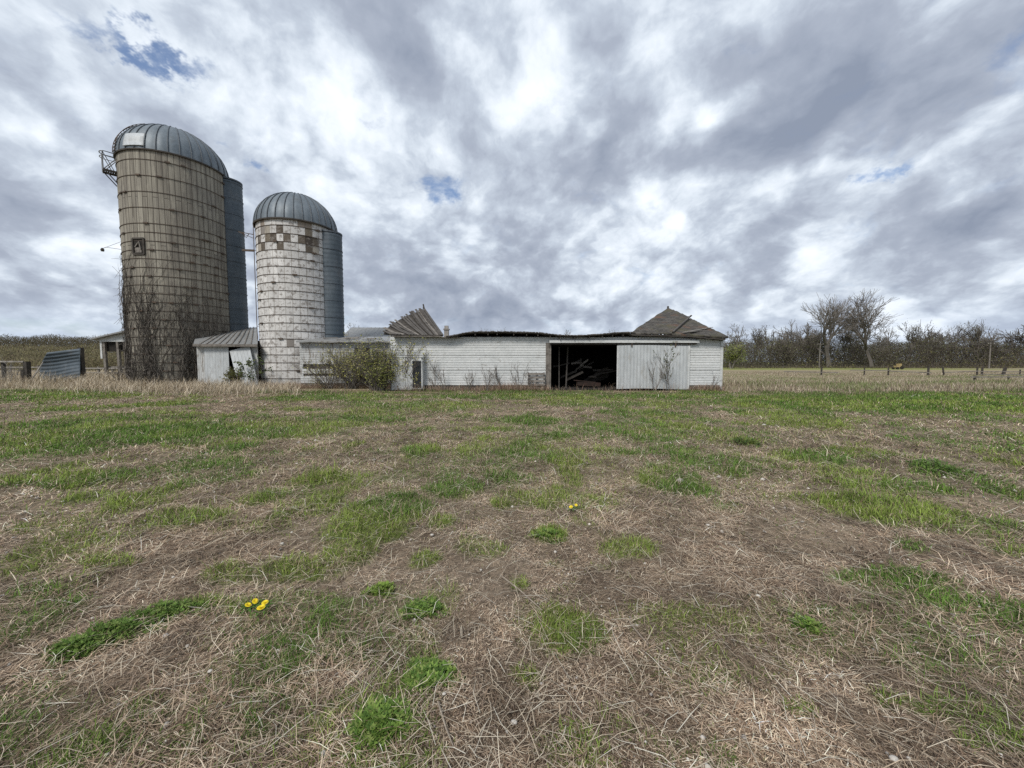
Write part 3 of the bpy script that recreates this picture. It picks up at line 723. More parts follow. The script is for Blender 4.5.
# projecting annex door leaf with louvre at the left end
AY = BY - .35
mb = MB(); ax0, ax1, ax2 = X(391, AY), X(405, AY), X(423, AY); az = Z(357.5, AY)
vboards(mb, ax0, ax1, .02, az, AY, 5, .006); mb.box(ax0, ax0 + .06, AY + .035, BY, .02, az); mb.box(ax1 + .01, ax2 - .08, AY + .0, AY + .04, .02, az)
mb.box(ax2 - .06, ax2, AY + .05, BY, .02, az); mb.box(ax0 - .02, ax2 + .02, AY - .03, BY, az + .003, az + .05)
an = mb.build('door_hood', m_white, barn)
mb = MB(); lx0, lx1 = X(412.5, AY), X(421.3, AY); lz0, lz1 = Z(388, AY), Z(361, AY)
for a, b, c, e in ((lx0 - .07, lx0, lz0 - .06, lz1 + .06), (lx1, lx1 + .07, lz0 - .06, lz1 + .06), (lx0, lx1, lz1, lz1 + .06), (lx0, lx1, lz0 - .06, lz0)): mb.box(a, b, AY - .06, AY - .002, c, e)
vf = mb.build('vent_frame', m_white, barn)
mb = MB(); mb.box(lx0, lx1, AY - .012, AY - .004, lz0, lz1)
z = lz0 + .02
while z < lz1 - .05: mb.bar((lx0, AY - .03, z + .02), (lx1, AY - .03, z + .02), .04, .01, up=(0, 1, 1)); z += .07
mb.build('louvre', m_glass, vf)
# eave: rafter tails and the sagging roof skin
prof = [(392, 335.5), (440, 335.6), (444, 336.5), (452, 336), (463, 333.0), (475, 331.8), (500, 331.6), (520, 332.0), (540, 332.6), (560, 335.3), (580, 335.4), (600, 334.2), (615, 332.8), (632, 332.3), (648, 332.8), (690, 333.8), (705, 335.2), (727, 337.0)]
EY = BY - .42
def rz(px): return Z(float(np.interp(px, [a for a, b in prof], [b for a, b in prof])), EY)
mb = MB(); grid = []
for k, (yy, dz) in enumerate(((EY, 0), (BY + .5, -.03), (BY + 3, -.12), (BY + 6, -.32), (D + .3, -.5))):
    grid.append([Vector((min(X(px, EY), bx1 + .1), yy, rz(px) + dz - (.12 if px > 629 else 0) + (random.uniform(-.03, .03) if k else random.uniform(-.012, .012)))) for px in np.arange(446, 727.1, 3)])
mb.sheet(grid, thick=(0, 0, -.06)); rf = mb.build('sagging_roof', m_dark, barn)
mb = MB()
for px in np.arange(446, 632, 3.2):
    for k in range(1): mb.bar((X(px, EY), EY - .03, rz(px) + .005), (X(px + 3.0 + random.uniform(-.4, .2), EY), EY - .03, rz(px + 3) + random.uniform(-.02, .02)), .05, random.uniform(.03, .07))
mb.build('broken_shingle_edge', m_dgrey, rf)
random.seed(5)
tails = [457, 474, 487, 499, 512, 525, 538, 550, 562, 575, 588, 601, 612, 625, 637, 649, 661, 673, 685, 697, 709]
for px in tails:
    mb = MB(); xx = X(px + random.uniform(-2, 2), EY); z = rz(px) - .085; mb.bar((xx, EY + .03, z - .04), (xx + random.uniform(-.05, .05), BY + 2.5, z + .15), .055, .13); mb.build('rafter_tail', m_dark, barn)
mb = MB(); mb.sheet([[Vector((X(px, EY), EY - .02, rz(px) - .01)) for px in np.arange(392, 450.1, 2)], [Vector((X(px, EY), BY + 1.2, rz(px) + .02)) for px in np.arange(392, 450.1, 2)]], thick=(0, 0, -.05)); mb.build('eave_sheet', m_wood, barn)
# --- right end: surviving hipped roof
Yb = 27.6
E0, E1 = Vector((X(630, EY), EY, Z(332.6, EY))), Vector((X(727.5, EY), EY, Z(336.6, EY)))
apex = P(668, 307.6, Yb); bump = P(690.5, 317.0, 25.3); M2 = P(672, 333.2, EY)
def roofpatch(pts, name, mat, n1=10, lift=0, th=.07, warp=.03, parent=barn):
    """pts: bottom-left, bottom-right, top-right, top-left"""
    a, b, c, e = [Vector(q) for q in pts]; mb = MB(); g = []; uv = []
    for i in range(n1 + 1):
        s = i / n1; l = a.lerp(e, s); r = b.lerp(c, s); row = []
        for j in range(n1 + 1):
            t = j / n1; q = l.lerp(r, t); q = q + Vector((0, 0, random.uniform(-warp, warp) + lift)); row.append(q); uv.append((q.x, (q - Vector((q.x, a.y, a.z))).length))
        g.append(row)
    vs = [q for r in g for q in r]; m = n1 + 1
    fs = [(i * m + j, i * m + j + 1, (i + 1) * m + j + 1, (i + 1) * m + j) for i in range(n1) for j in range(n1)]
    k = len(vs); vs2 = vs + [q - Vector((0, 0, th)) for q in vs]
    fs2 = fs + [tuple(x + k for x in f[::-1]) for f in fs]
    bd = [j for j in range(m)] + [i * m + m - 1 for i in range(1, m)] + [(m - 1) * m + j for j in range(m - 2, -1, -1)] + [i * m for i in range(m - 2, 0, -1)]
    fs2 += [(bd[i], bd[i - 1], bd[i - 1] + k, bd[i] + k) for i in range(len(bd))]
    mb.add(vs2, fs2, uv + uv); return mb.build(name, mat, parent)
hip = roofpatch([E0, M2, P(689, 316.6, 25.3), apex], 'hip_roof', m_shingle, 14)
rp2 = roofpatch([M2 + Vector((-.1, 0, -.02)), E1, P(706, 326, 23.6), bump + Vector((.0, 0, -.06))], 'fallen_roof_section', m_shingle, 12, parent=barn)
mb = MB(); mb.bar(M2 + Vector((.05, 0, .08)), bump + Vector((.05, 0, .10)), .10, .06); mb.build('split_board', m_dgrey, barn)
mb = MB()
for (a, b) in (((683, 333.5, EY + .05), (712, 328.5, 23.2)), ((690, 333, EY + .1), (708, 331, 23.0))): mb.bar(P(*a) + Vector((0, 0, .07)), P(*b) + Vector((0, 0, .07)), .14, .03)
mb.build('loose_shingle_board', m_woodl, barn)
roofpatch([E1, Vector((bx1 + .35, D, E1.z)), apex + Vector((1.0, 1.0, -.2)), P(706, 326, 23.6)], 'hip_roof_side', m_shingle, 8)
mb = MB(); mb.bar(apex - Vector((0, 0, .1)), apex + Vector((0, 0, .10)), .10, .10); mb.build('ridge_finial', m_dark, barn)
# dark bars added behind the hip as filling for the shaded roof space
for k in range(1, 9):
    a = E0.lerp(apex, k / 9); MB().bar((a.x + .1, a.y + .1, a.z - .12), (a.x + .4, a.y + .1, 2.9), .05, .12).build('added_gable_fill', m_dark, barn)
# --- left end: fan of slipped roof boards
TL = [(382, 332.5), (384, 328.5), (388, 324.8), (393, 321.5), (398, 318.3), (403, 315.6), (408, 313.4), (412, 311.8), (416, 310.6), (419.5, 309.6), (423.5, 308.2)]
BR = [(397, 334.3), (404, 334.4), (410, 334.6), (416, 334.8), (421, 335), (425, 335.2), (429, 335.2), (432, 335.2), (436, 335.2), (439, 335.2), (442.5, 335.0)]
fan = thing('roof_wreck', 'slipped section of grey board roof fanned out in a peak over the barn\'s left end', 'collapsed roof', (X(415, 23.5), 23.5, 3.1))
mb = MB(); g = []
for i, (t, b) in enumerate(zip(TL, BR)):
    y0 = BY - .15; y1 = y0 + (b[1] - t[1]) * .13 + .35
    A = P(t[0] + 1.6, t[1] + 1.2, y1 + .12); B = P(b[0], b[1] + .6, y0 + .12); g.append([A.lerp(B, k / 6) for k in range(7)])
mb.sheet(g, thick=(0, .06, -.05)); mb.build('roof_sheathing', m_dark, fan)
for i in range(len(TL) * 2 - 1):
    if i in (3, 8, 12, 15): continue
    h = i / 2; j = min(int(h), len(TL) - 2); f_ = h - j
    t = [TL[j][k] * (1 - f_) + TL[j + 1][k] * f_ for k in (0, 1)]; b = [BR[j][k] * (1 - f_) + BR[j + 1][k] * f_ for k in (0, 1)]
    y0 = BY - .15; y1 = y0 + (b[1] - t[1]) * .13 + .35
    ex = random.uniform(-3.2, 2.2) if i < 18 else 0
    A = P(t[0] - ex * .5, t[1] - .2, y1); B = P(b[0], b[1], y0); mb = MB(); mid = A.lerp(B, .5) + Vector((0, 0, -.03 - random.random() * .05))
    sag = random.uniform(-.05, .10)
    w_ = random.uniform(.09, .17); tl = random.uniform(-.9, .1); mb.bar(A + Vector((0, 0, sag)), mid, w_, .035, up=(0, tl, 1)); mb.bar(mid, B, w_ * .8, .035, up=(0, tl, 1)); mb.build('roof_board', (m_dgrey, m_dgrey, m_wood, m_dark, m_dgrey)[i % 5], fan)
mb = MB(); mb.bar(P(423.8, 308.5, 25.6), P(442.5, 335.3, BY - .1), .12, .08); mb.build('barge_board', m_dgrey, fan)
mb = MB(); q = P(424, 308, 25.5); mb.bar(q, q + Vector((-.05, 0, .25)), .08, .08); mb.build('ridge_finial', m_dark, fan)
# little weathered vent stub by the peak
mb = MB(); q = P(446.5, 335.5, 23.2); mb.box(q.x - .13, q.x + .13, 23.1, 23.35, q.z - .1, q.z + .33); mb.box(q.x - .17, q.x + .17, 23.06, 23.39, q.z + .33, q.z + .40); mb.box(q.x - .11, q.x + .11, 23.12, 23.33, q.z + .40, q.z + .58)
mb.build('roof_vent', m_woodl, barn)

# ---- wreckage inside the doorway
random.seed(3)
IN = 'fallen boards in the barn doorway'
for i in range(16):
    px = random.uniform(554, 590); py = random.uniform(361, 368) if i < 8 else random.uniform(372, 386); Yi = random.uniform(23.4, 25.2)
    if i >= 11: px = random.uniform(580, 612); py = 382 - (px - 580) * .45 + random.uniform(-3, 3)
    q = P(px, py, Yi); a = random.uniform(-.3, .9); Ln = random.uniform(.35, 1.3); dv = Vector((math.cos(a), random.uniform(-.3, .3), math.sin(a) * .6))
    mb = MB(); mb.bar(q - dv * Ln / 2, q + dv * Ln / 2, random.uniform(.06, .16), .03, up=(0, -1, .4)); o = mb.build('fallen_board', (m_wood if i in (1, 4, 6) else m_dark if i > 8 else m_dgrey), None, loc=q)
    setp(o, ('weathered grey board in the upper jumble at the left of the black doorway' if i < 8 else 'dark board lying low in the wreckage at the left of the doorway' if i < 11 else 'dark board in the slanting heap at the right of the black doorway'), 'board', IN)
for px, lab in ((559, 'thin standing pole just inside the doorway\'s left post'), (566, 'slanting stud standing in the dark doorway beside the thin pole')):
    mb = MB(); q = P(px, 388, 23.0); mb.bar((q.x, 23.0, 0), (q.x + (.1 if px > 560 else 0), 23.1, 2.5), .06, .06); setp(mb.build('barn_stud', m_dgrey, None, loc=(q.x, 23, 0)), lab, 'stud')
mb = MB(); a = P(577, 383.5, 23.4); b = P(600, 384.5, 23.4); mb.bar(a, b, .3, .22); mb.bar(a + Vector((-.2, 0, .2)), b + Vector((-.3, 0, .14)), .2, .05); setp(mb.build('fallen_beam', m_rot, None, loc=a), 'reddish fallen beam lying low across the barn doorway', 'beam')
mb = MB(); g = []
for i in range(9):
    t = i / 8; g.append([P(578 + 30 * t + random.uniform(-1, 1), 384 - 18 * t + random.uniform(-1, 1) + k * 3.5, 24.0 + k * .3) for k in range(4)])
mb.sheet(g, thick=(0, .05, 0)); setp(mb.build('crumpled_sheet', m_dgrey, None, loc=g[4][1]), 'crumpled grey sheet slanting up through the wreckage in the doorway', 'sheet')
# pallet leaning by the opening
pal_ = thing('pallet', 'dark wooden pallet leaning on the white wall left of the doorway', 'pallet', (X(536, BY - .3), BY - .3, 0))
a0, a1 = X(528, BY - .25), X(545, BY - .25)
for i in range(5):
    mb = MB(); z = .12 + i * .20; mb.bar((a0, BY - .36 + i * .05, z), (a1, BY - .36 + i * .05, z + .01), .022, .11, up=(0, .2, 1)); mb.build('slat', m_wood, pal_)
for xx in (a0 + .04, (a0 + a1) / 2, a1 - .04):
    mb = MB(); mb.bar((xx, BY - .34, .0), (xx, BY - .10, 1.0), .07, .09, up=(0, 1, 0)); mb.build('stringer', m_dark, pal_)

# ================================================================== low lean-to right of the white silo
WY = 24.5
lt = thing('lean_to', 'low white lean-to with flat grey roof between white silo and barn', 'lean-to', (X(345, WY), WY, 0))
lx0, lx1 = X(300, WY), X(391, WY) + .6; lzt = Z(341.5, WY)
mb = MB(); clap(mb, lx0, lx1, Z(383, WY), lzt, WY, .15, holes=[(X(303, WY), X(352, WY), Z(369, WY), Z(365.5, WY)), (X(303, WY), X(352, WY), Z(376, WY), Z(373.8, WY))]); mb.build('wall', m_white2, lt)
mb = MB(); mb.box(lx0, lx1, WY + .06, WY + .12, 0, lzt - .02); mb.build('wall_backing', m_dark, lt)
mb = MB(); mb.box(lx0, lx1, WY - .03, WY + .05, -.02, Z(383, WY) - .01); mb.build('foundation', m_found, lt)
mb = MB(); mb.box(X(355, WY), X(370, WY), WY - .035, WY - .022, .3, Z(348, WY)); mb.build('window_inner_shade', m_black, lt)  # black slab on the wall, coloured as the shade inside a window
mb = MB(); r0, r1 = X(297, WY - .3), X(396, WY - .3)
g = [[Vector((r0 + (r1 - r0) * j / 14, y_, z_ + random.uniform(-.025, .025))) for j in range(15)] for y_, z_ in ((WY - .35, Z(341, WY - .35)), (WY + 1.5, Z(341, WY - .35) + .26), (WY + 3.4, Z(341, WY) + .50))]
mb.sheet(g, thick=(0, 0, -.09)); rf = mb.build('roof', m_roofm, lt)
mb = MB()
for i in range(9):
    q = Vector((r0 + .3 + random.random() * (r1 - r0 - 1), WY + random.uniform(0, 2.2), 0)); q.z = lzt + .12 + (q.y - WY) * .14; a = random.uniform(-.4, .5)
    mb.bar(q, q + Vector((math.cos(a) * .9, math.sin(a) * .9, .05)), .18, .03)
mb.build('loose_board', m_woodl, rf)
# metal roofed shed behind it
by = 33.0
mr = thing('shed', 'pale metal roof of a shed showing behind the lean-to', 'shed', (X(362, by), by, 0))
mb = MB(); x0, x1 = X(338, by), X(402, by); z0, z1 = Z(338, by), Z(327.5, 36)
nn = 60; g = [[Vector((x0 + (x1 - x0) * j / nn, y_, z_ + (.02 if j % 4 == 0 else 0))) for j in range(nn + 1)] for y_, z_ in ((by, z0 - .2), (36, z1))]
mb.sheet(g, thick=(0, 0, -.05)); mb.build('roof', m_roofm, mr)
mb = MB(); mb.box(x0 + .1, x1 - .1, by + .3, 36, 0, z0 - .2); mb.build('wall', m_white2, mr)

# ================================================================== shed between the silos
SY = 25.0
cs = thing('shed', 'small white shed with slanting grey roof wedged between the two silos', 'shed', (X(226, SY), SY, 0))
c0, c1 = X(197, SY), X(258, SY); cz = Z(344.5, SY)
mb = MB(); vboards(mb, c0, X(208, SY), .05, cz, SY, 6, .012, jag=.25); mb.build('side_boards', m_white2, cs)
mb = MB(); mb.box(X(207.5, SY), X(230, SY), SY - .004, SY + .05, 1.6, cz) if False else None
mb = MB(); vboards(mb, X(249.5, SY), c1, .05, cz, SY, 1, .0); mb.box(X(228, SY), X(252, SY), SY + .0, SY + .03, Z(347, SY), cz); mb.build('door_surround', m_white2, cs)
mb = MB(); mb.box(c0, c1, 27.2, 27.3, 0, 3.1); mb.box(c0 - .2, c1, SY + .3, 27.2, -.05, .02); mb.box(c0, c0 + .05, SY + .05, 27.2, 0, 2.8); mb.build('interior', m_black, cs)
mb = MB(); vboards(mb, X(204.5, SY - .08), X(229, SY - .08), .03, Z(345.6, SY), SY - .09, 9, .006); mb.build('sliding_door', m_tin, cs)
mb = MB()
g = []; zz0 = Z(345, SY)
for y_, z_, a, b in ((SY - .35, zz0 + .03, 194, 258), (27.3, zz0 + .75, 197, 259), (30.2, Z(327.5, 30.2, 240), 226, 258)):
    g.append([Vector((X(a, y_) + (X(b, y_) - X(a, y_)) * j / 10, y_, z_ + random.uniform(-.02, .02))) for j in range(11)])
mb.sheet(g, thick=(0, 0, -.1)); rf = mb.build('roof', m_roofm, cs)
mb = MB(); mb.bar(g[0][0] + Vector((0, -.03, -.06)), g[0][10] + Vector((0, -.03, -.06)), .04, .16); mb.build('fascia', m_wood, rf)
mb = MB()
for j in range(1, 10): mb.bar(g[0][j] + Vector((0, 0, .03)), g[2][j] + Vector((0, 0, .03)), .05, .03)
mb.build('roof_batten', m_wood, rf)
# detached door leaf leaning
ld = thing('leaning_door', 'tilted white board door leaning against the shed beside the white silo', 'door', (X(243, SY - .4), SY - .5, 0))
A, B, C_, E_ = P(239, 389, SY - .75), P(258.5, 387, SY - .75), P(249.3, 345.5, SY - .14), P(229.5, 351, SY - .14)
mb = MB(); g = []
for i in range(2):
    pass
nb = 6
for i in range(nb):
    t0, t1 = (i + .02) / nb, (i + .98) / nb
    q = [A.lerp(B, t0), A.lerp(B, t1), E_.lerp(C_, t1), E_.lerp(C_, t0)]; off = Vector((0, .04, .005))
    vs = q + [x + off for x in q]; mb.add(vs, [(0, 1, 2, 3), (7, 6, 5, 4), (0, 4, 5, 1), (1, 5, 6, 2), (2, 6, 7, 3), (3, 7, 4, 0)])
mb.build('door_leaf', m_tin, ld)
mb = MB()
for t in (.22, .78): mb.bar(A.lerp(E_, t) + Vector((0, .06, 0)), B.lerp(C_, t) + Vector((0, .06, 0)), .03, .12)
mb.build('batten', m_wood, ld)

# ================================================================== far left: pole shed, sheet, fences
PY = 34.0
pb = thing('pole_shed', 'open white pole shed with dark interior behind the tall silo', 'shed', (X(118, PY), PY, 0))
mb = MB(); zr = Z(340.5, PY); zk = Z(331, PY)
x0, x1, xm = X(97, PY), X(103, PY), X(124, PY)
mb.add([(x0 + .1, PY, Z(338.5, PY)), (xm + 4, PY, Z(329, PY) + .5), (xm + 4, PY, zr - .02), (x0 + .3, PY, zr - .02), ], [(0, 1, 2, 3)]); mb.box(x0 + .5, xm + 4, PY - .02, PY + .03, zr - .1, zr + .02); mb.build('gable_wall', m_white, pb)
mb = MB(); mb.sheet([[Vector((x0 - .1, y_, Z(338.6, PY))), Vector((xm + 4, y_, Z(328, PY) + .55))] for y_ in (PY - .4, PY + 8)], thick=(0, 0, -.12)); mb.build('roof', m_roofm, pb)
mb = MB(); mb.box(x1 + .12, xm + 4, PY + .25, PY + .3, Z(351.5, PY) + .0, zr - .05); mb.box(x1 + .1, xm + 4, PY + .3, PY + 3, zr - .1, zr - .05); mb.build('interior_shade_sheet', m_black, pb)  # black sheet stands for the shade inside the open shed
for px, w_ in ((102.8, .30),): mb = MB(); mb.box(X(px, PY) - .14, X(px, PY) + .02, PY - .04, PY + .0, 1.9, zr); mb.build('corner_board', m_white, pb)
for px in (104.8, 118.5, 126): mb = MB(); mb.bar((X(px, PY), PY + .1, -.1), (X(px, PY) - .05, PY + .1, zr), .2, .2); mb.build('post', m_wood, pb)
for z in (Z(367, PY), Z(373, PY)): mb = MB(); mb.bar((X(104, PY), PY + .3, z), (X(128, PY), PY + .3, z), .05, .12); mb.build('rail', m_wood, pb)
# corrugated sheet wired to a post
QY = 29.0
mp = thing('metal_sheet', 'bent blue grey corrugated metal sheet propped against a dark post', 'metal sheet', (X(62, QY), QY, 0))
mb = MB(); g = []
for i in range(41):
    t = i / 40; row = []
    for j in range(25):
        s = j / 24
        xl = 41 - 0 * t + (47 - 41) * t; xr = 80
        yb = 384.5 - 4.5 * s + 1.5 * math.sin(s * 5); ytp = 352.5 - 4 * s
        px = xl + (xr - xl) * s - (4 * math.sin(t * PI) * (1 - s)); py = yb + (ytp - yb) * t
        row.append(P(px, py, QY - .25 + .030 * math.cos(t * 2 * PI * 9) + .10 * math.sin(t * 9 + s * 3) * s + .35 * (1 - s) * math.sin(t * 4.5) - .25 * (1 - t) ) )
    g.append(row)
mb.sheet(g, thick=(0, .02, 0)); mb.build('sheet', m_galv, mp, True)
post = lambda px, Y, top, w_=.18, lean=0: MB().bar((X(px, Y), Y, -.2), (X(px, Y) + lean, Y, Z(top, Y)), w_, w_)
setp(post(81.5, 29.1, 347.5, .24).build('fence_post', m_dark, None, loc=(X(81.5, 29.1), 29.1, 0)), 'tall dark wooden post holding up the blue grey metal sheet', 'post')
fe = thing('farm_fence', 'old board and wire fence at the left edge with thick dark post', 'fence', (X(20, 27.5), 27.5, 0))
for px, tp, w_ in ((26.5, 361.5, .26), (22.5, 369.5, .2), (3, 362, .16), (-20, 362, .2), (-45, 363, .2)): post(px, 27.5, tp, w_).build('post', m_dark, fe)
MB().bar((X(-48, 27.4), 27.35, Z(361.5, 27.4)), (X(24, 27.4), 27.35, Z(361.6, 27.4)), .05, .10).build('top_board', m_woodl, fe)
for z in (.35, .75, 1.15):
    MB().tube([(X(px, 27.4), 27.38, z + .04 * math.sin(px)) for px in range(-48, 27, 6)], .012, 3).build('wire', m_steel, fe)
mb = MB(); mb.tube([P(27, 385, 27.2), P(36, 373, 27.4), P(43, 362, 27.9)], [.05, .045, .03], 5); setp(mb.build('leaning_pole', m_woodl, None, loc=P(27, 385, 27.2)), 'thin pale pole leaning from the thick left fence post toward the metal sheet', 'pole')
f2_ = thing('farm_fence', 'pale board rails crossing the pasture between metal sheet and pole shed', 'fence', (X(92, 36), 36, 0))
for y_ in (368.3, 372.6): MB().bar((X(83, 36), 36, Z(y_, 36)), (X(128, 36), 36, Z(y_, 36)), .05, .12).build('rail', m_woodl, f2_)
for px in (84, 98, 112, 121): post(px, 36.1, 366.5, .14).build('post', m_wood, f2_)
f3_ = thing('farm_fence', 'pale low rail fence in the pasture left of the metal sheet', 'fence', (X(15, 38), 38, 0))
for y_ in (367.2, 371): MB().bar((X(-60, 38), 38, Z(y_, 38)), (X(44, 38), 38, Z(y_, 38)), .05, .10).build('rail', m_woodl, f3_)
for px in (-50, -20, 10, 38): post(px, 38.1, 365.5, .14).build('post', m_wood, f3_)

# ================================================================== woody plants
def branch(mb, p0, d0, L, r, depth, prm, tips, lvl=0, col=None, mb2=None):
    segs = prm.get('segs', 4); pts = [p0]; d_ = d0.normalized(); q = p0
    for i in range(segs):
        d_ = (d_ + Vector((random.gauss(0, 1), random.gauss(0, 1), random.gauss(0, 1))) * prm['wig'] + Vector((0, 0, prm['up']))).normalized()
        q = q + d_ * (L / segs); pts.append(q)
    tgt = mb if lvl < prm.get('trunk_levels', 1) or mb2 is None else mb2
    tgt.tube(pts, [max(prm['rmin'], r * (1 - .45 * i / segs)) for i in range(segs + 1)], 5 if lvl < 2 else 3)
    if depth == 0: tips += pts[1:]; return
    nch = prm['n'][min(lvl, len(prm['n']) - 1)]
    for c in range(nch):
        t = random.uniform(prm['t0'][min(lvl, len(prm['t0']) - 1)], 1) if c < nch - 1 else 1
        k = t * segs; i = min(int(k), segs - 1); bp = pts[i].lerp(pts[i + 1], k - i)
        ax = d_.orthogonal(); ax.rotate(Matrix.Rotation(random.uniform(0, 2 * PI), 3, d_)); sp = prm['sp'][min(lvl, len(prm['sp']) - 1)] * random.uniform(.6, 1.25)
        if c == nch - 1: sp *= .4
        nd = d_.copy(); nd.rotate(Matrix.Rotation(sp, 3, ax))
        branch(mb, bp, nd, L * prm['lr'] * random.uniform(.7, 1.15), r * prm['rr'] * (1 if c == nch - 1 else .8), depth - 1, prm, tips, lvl + 1, col, mb2)
def leafquads(mb, tips, n_, size, cols, spread=.1):
    for i in range(n_):
        q = random.choice(tips) + Vector((random.gauss(0, 1), random.gauss(0, 1), random.gauss(0, 1))) * spread
        a = Vector((random.gauss(0, 1), random.gauss(0, 1), random.gauss(0, 1))).normalized(); b = a.orthogonal().normalized(); s = size * random.uniform(.6, 1.3)
        c = random.choice(cols); k = random.uniform(.75, 1.25); mb.add([q - b * s * .4, q + a * s * .5, q + b * s * .4, q - a * s * .5], [(0, 1, 2, 3)], col=tuple(min(.9, x * k) for x in c))
def make_tree(seed, hgt, prm, budn, budcol, bark, trunkfrac=.25, lean=(0, 0), nstem=1, bsize=.15):
    random.seed(seed); tr = MB(); cr = MB(); tips = []
    for s in range(nstem):
        d0 = Vector((lean[0] + random.gauss(0, .05) + (random.uniform(-.5, .5) if nstem > 1 else 0), lean[1] + random.gauss(0, .05) + (random.uniform(-.3, .3) if nstem > 1 else 0), 1))
        branch(tr, Vector((random.uniform(-.3, .3) * (nstem - 1), 0, -.2)), d0, hgt * trunkfrac, hgt * prm['thick'], prm['depth'], prm, tips, 0, None, cr)
    zmax = max(q.z for q in tips); k = hgt / zmax
    for m_ in (tr, cr): m_.v = [(x * k, y * k, z * k) for x, y, z in m_.v]
    tips = [q * k for q in tips]
    bud = MB(); leafquads(bud, tips, budn, bsize, budcol, .35) if budn else None
    return tr, cr, bud, bark
def plant_tree(t, loc, label, cat='tree', group=None, name='bare_tree'):
    tr, cr, bud, bark = t; r = thing(name, label, cat, (0, 0, 0), group)
    tr.build('trunk', bark, r); c = cr.build('crown', bark, r)
    if bud.v: bud.build('buds', m_leaf, c)
    r.location = loc; return r
def dup(root, loc, label, rz_, sc, group=None):
    r = root.copy(); COL.objects.link(r); r.location = loc; r.rotation_euler = (0, 0, rz_); r.scale = sc; r['label'] = label
    if group: r['group'] = group
    for ch in list(root.children):
        c = ch.copy(); COL.objects.link(c); c.parent = r
        for g_ in ch.children: d_ = g_.copy(); COL.objects.link(d_); d_.parent = c
    return r
vase = dict(wig=.10, up=.035, rmin=.026, n=(6, 4, 4, 4, 3), t0=(.35, .25, .25, .2), sp=(.55, .5, .55, .6), lr=.76, rr=.60, thick=.019, depth=5, segs=4)
spread_ = dict(wig=.12, up=.03, rmin=.028, n=(5, 4, 4, 4, 3), t0=(.5, .3, .25, .2), sp=(.6, .65, .6, .6), lr=.76, rr=.62, thick=.018, depth=5, segs=4)
slim = dict(wig=.09, up=.07, rmin=.024, n=(5, 4, 4, 3), t0=(.25, .2, .2, .2), sp=(.55, .6, .6, .6), lr=.60, rr=.55, thick=.014, depth=4, segs=5)
bushy = dict(wig=.16, up=.05, rmin=.026, n=(6, 5, 4, 3), t0=(.15, .2, .2, .2), sp=(.6, .7, .7, .7), lr=.66, rr=.6, thick=.016, depth=4, segs=4)
OLV = [(.14, .14, .055), (.17, .155, .075), (.11, .10, .055)]; YG = [(.22, .26, .06), (.17, .21, .06), (.26, .28, .08)]; BRN = [(.15, .125, .095), (.13, .11, .085)]
WOOD = 'trees along the edge of the field'
def tp(px, Y): return (X(px, Y), Y, 0)
def th(py, Y, px=800): return P(px, py, Y).z
T = {}
T['v1'] = plant_tree(make_tree(21, 1.12 * (th(296, 112)), vase, 900, BRN, m_bark, .27), tp(829, 112), 'tallest bare tree with vase-shaped limbs, left of the two standing above the wood', group=WOOD)
T['s1'] = plant_tree(make_tree(33, 1.10 * (th(295, 110)), spread_, 700, BRN, m_barkd, .30), tp(872, 110), 'big dark bare tree with wide limbs, right of the two standing above the wood', group=WOOD)
T['sl'] = plant_tree(make_tree(5, 11.5, slim, 900, OLV, m_barkd, .34), tp(806, 116), 'dark slender tree close against the left side of the tallest bare tree', group=WOOD)
T['sm'] = plant_tree(make_tree(8, 11, slim, 1500, BRN, m_barkd, .34), tp(778, 122), 'dark narrow tree standing alone midway between barn and tallest bare tree', group=WOOD)
T['bu'] = plant_tree(make_tree(9, 11.5, bushy, 3600, OLV, m_bark, .26, nstem=2), tp(792, 118), 'tangled olive tree left of the dark slender tree', group=WOOD)
T['b2'] = plant_tree(make_tree(14, 6, bushy, 4600, YG, m_bark, .24, nstem=2, bsize=.2), tp(732, 92), 'small yellow-green tree leafing out beside the right corner of the barn', group=WOOD, name='leafing_tree')
T['ro'] = plant_tree(make_tree(17, 12, spread_, 1800, OLV, m_barkd, .22), tp(984, 114), 'rounded bare crown tree rising over the wood just left of the utility pole', group=WOOD)
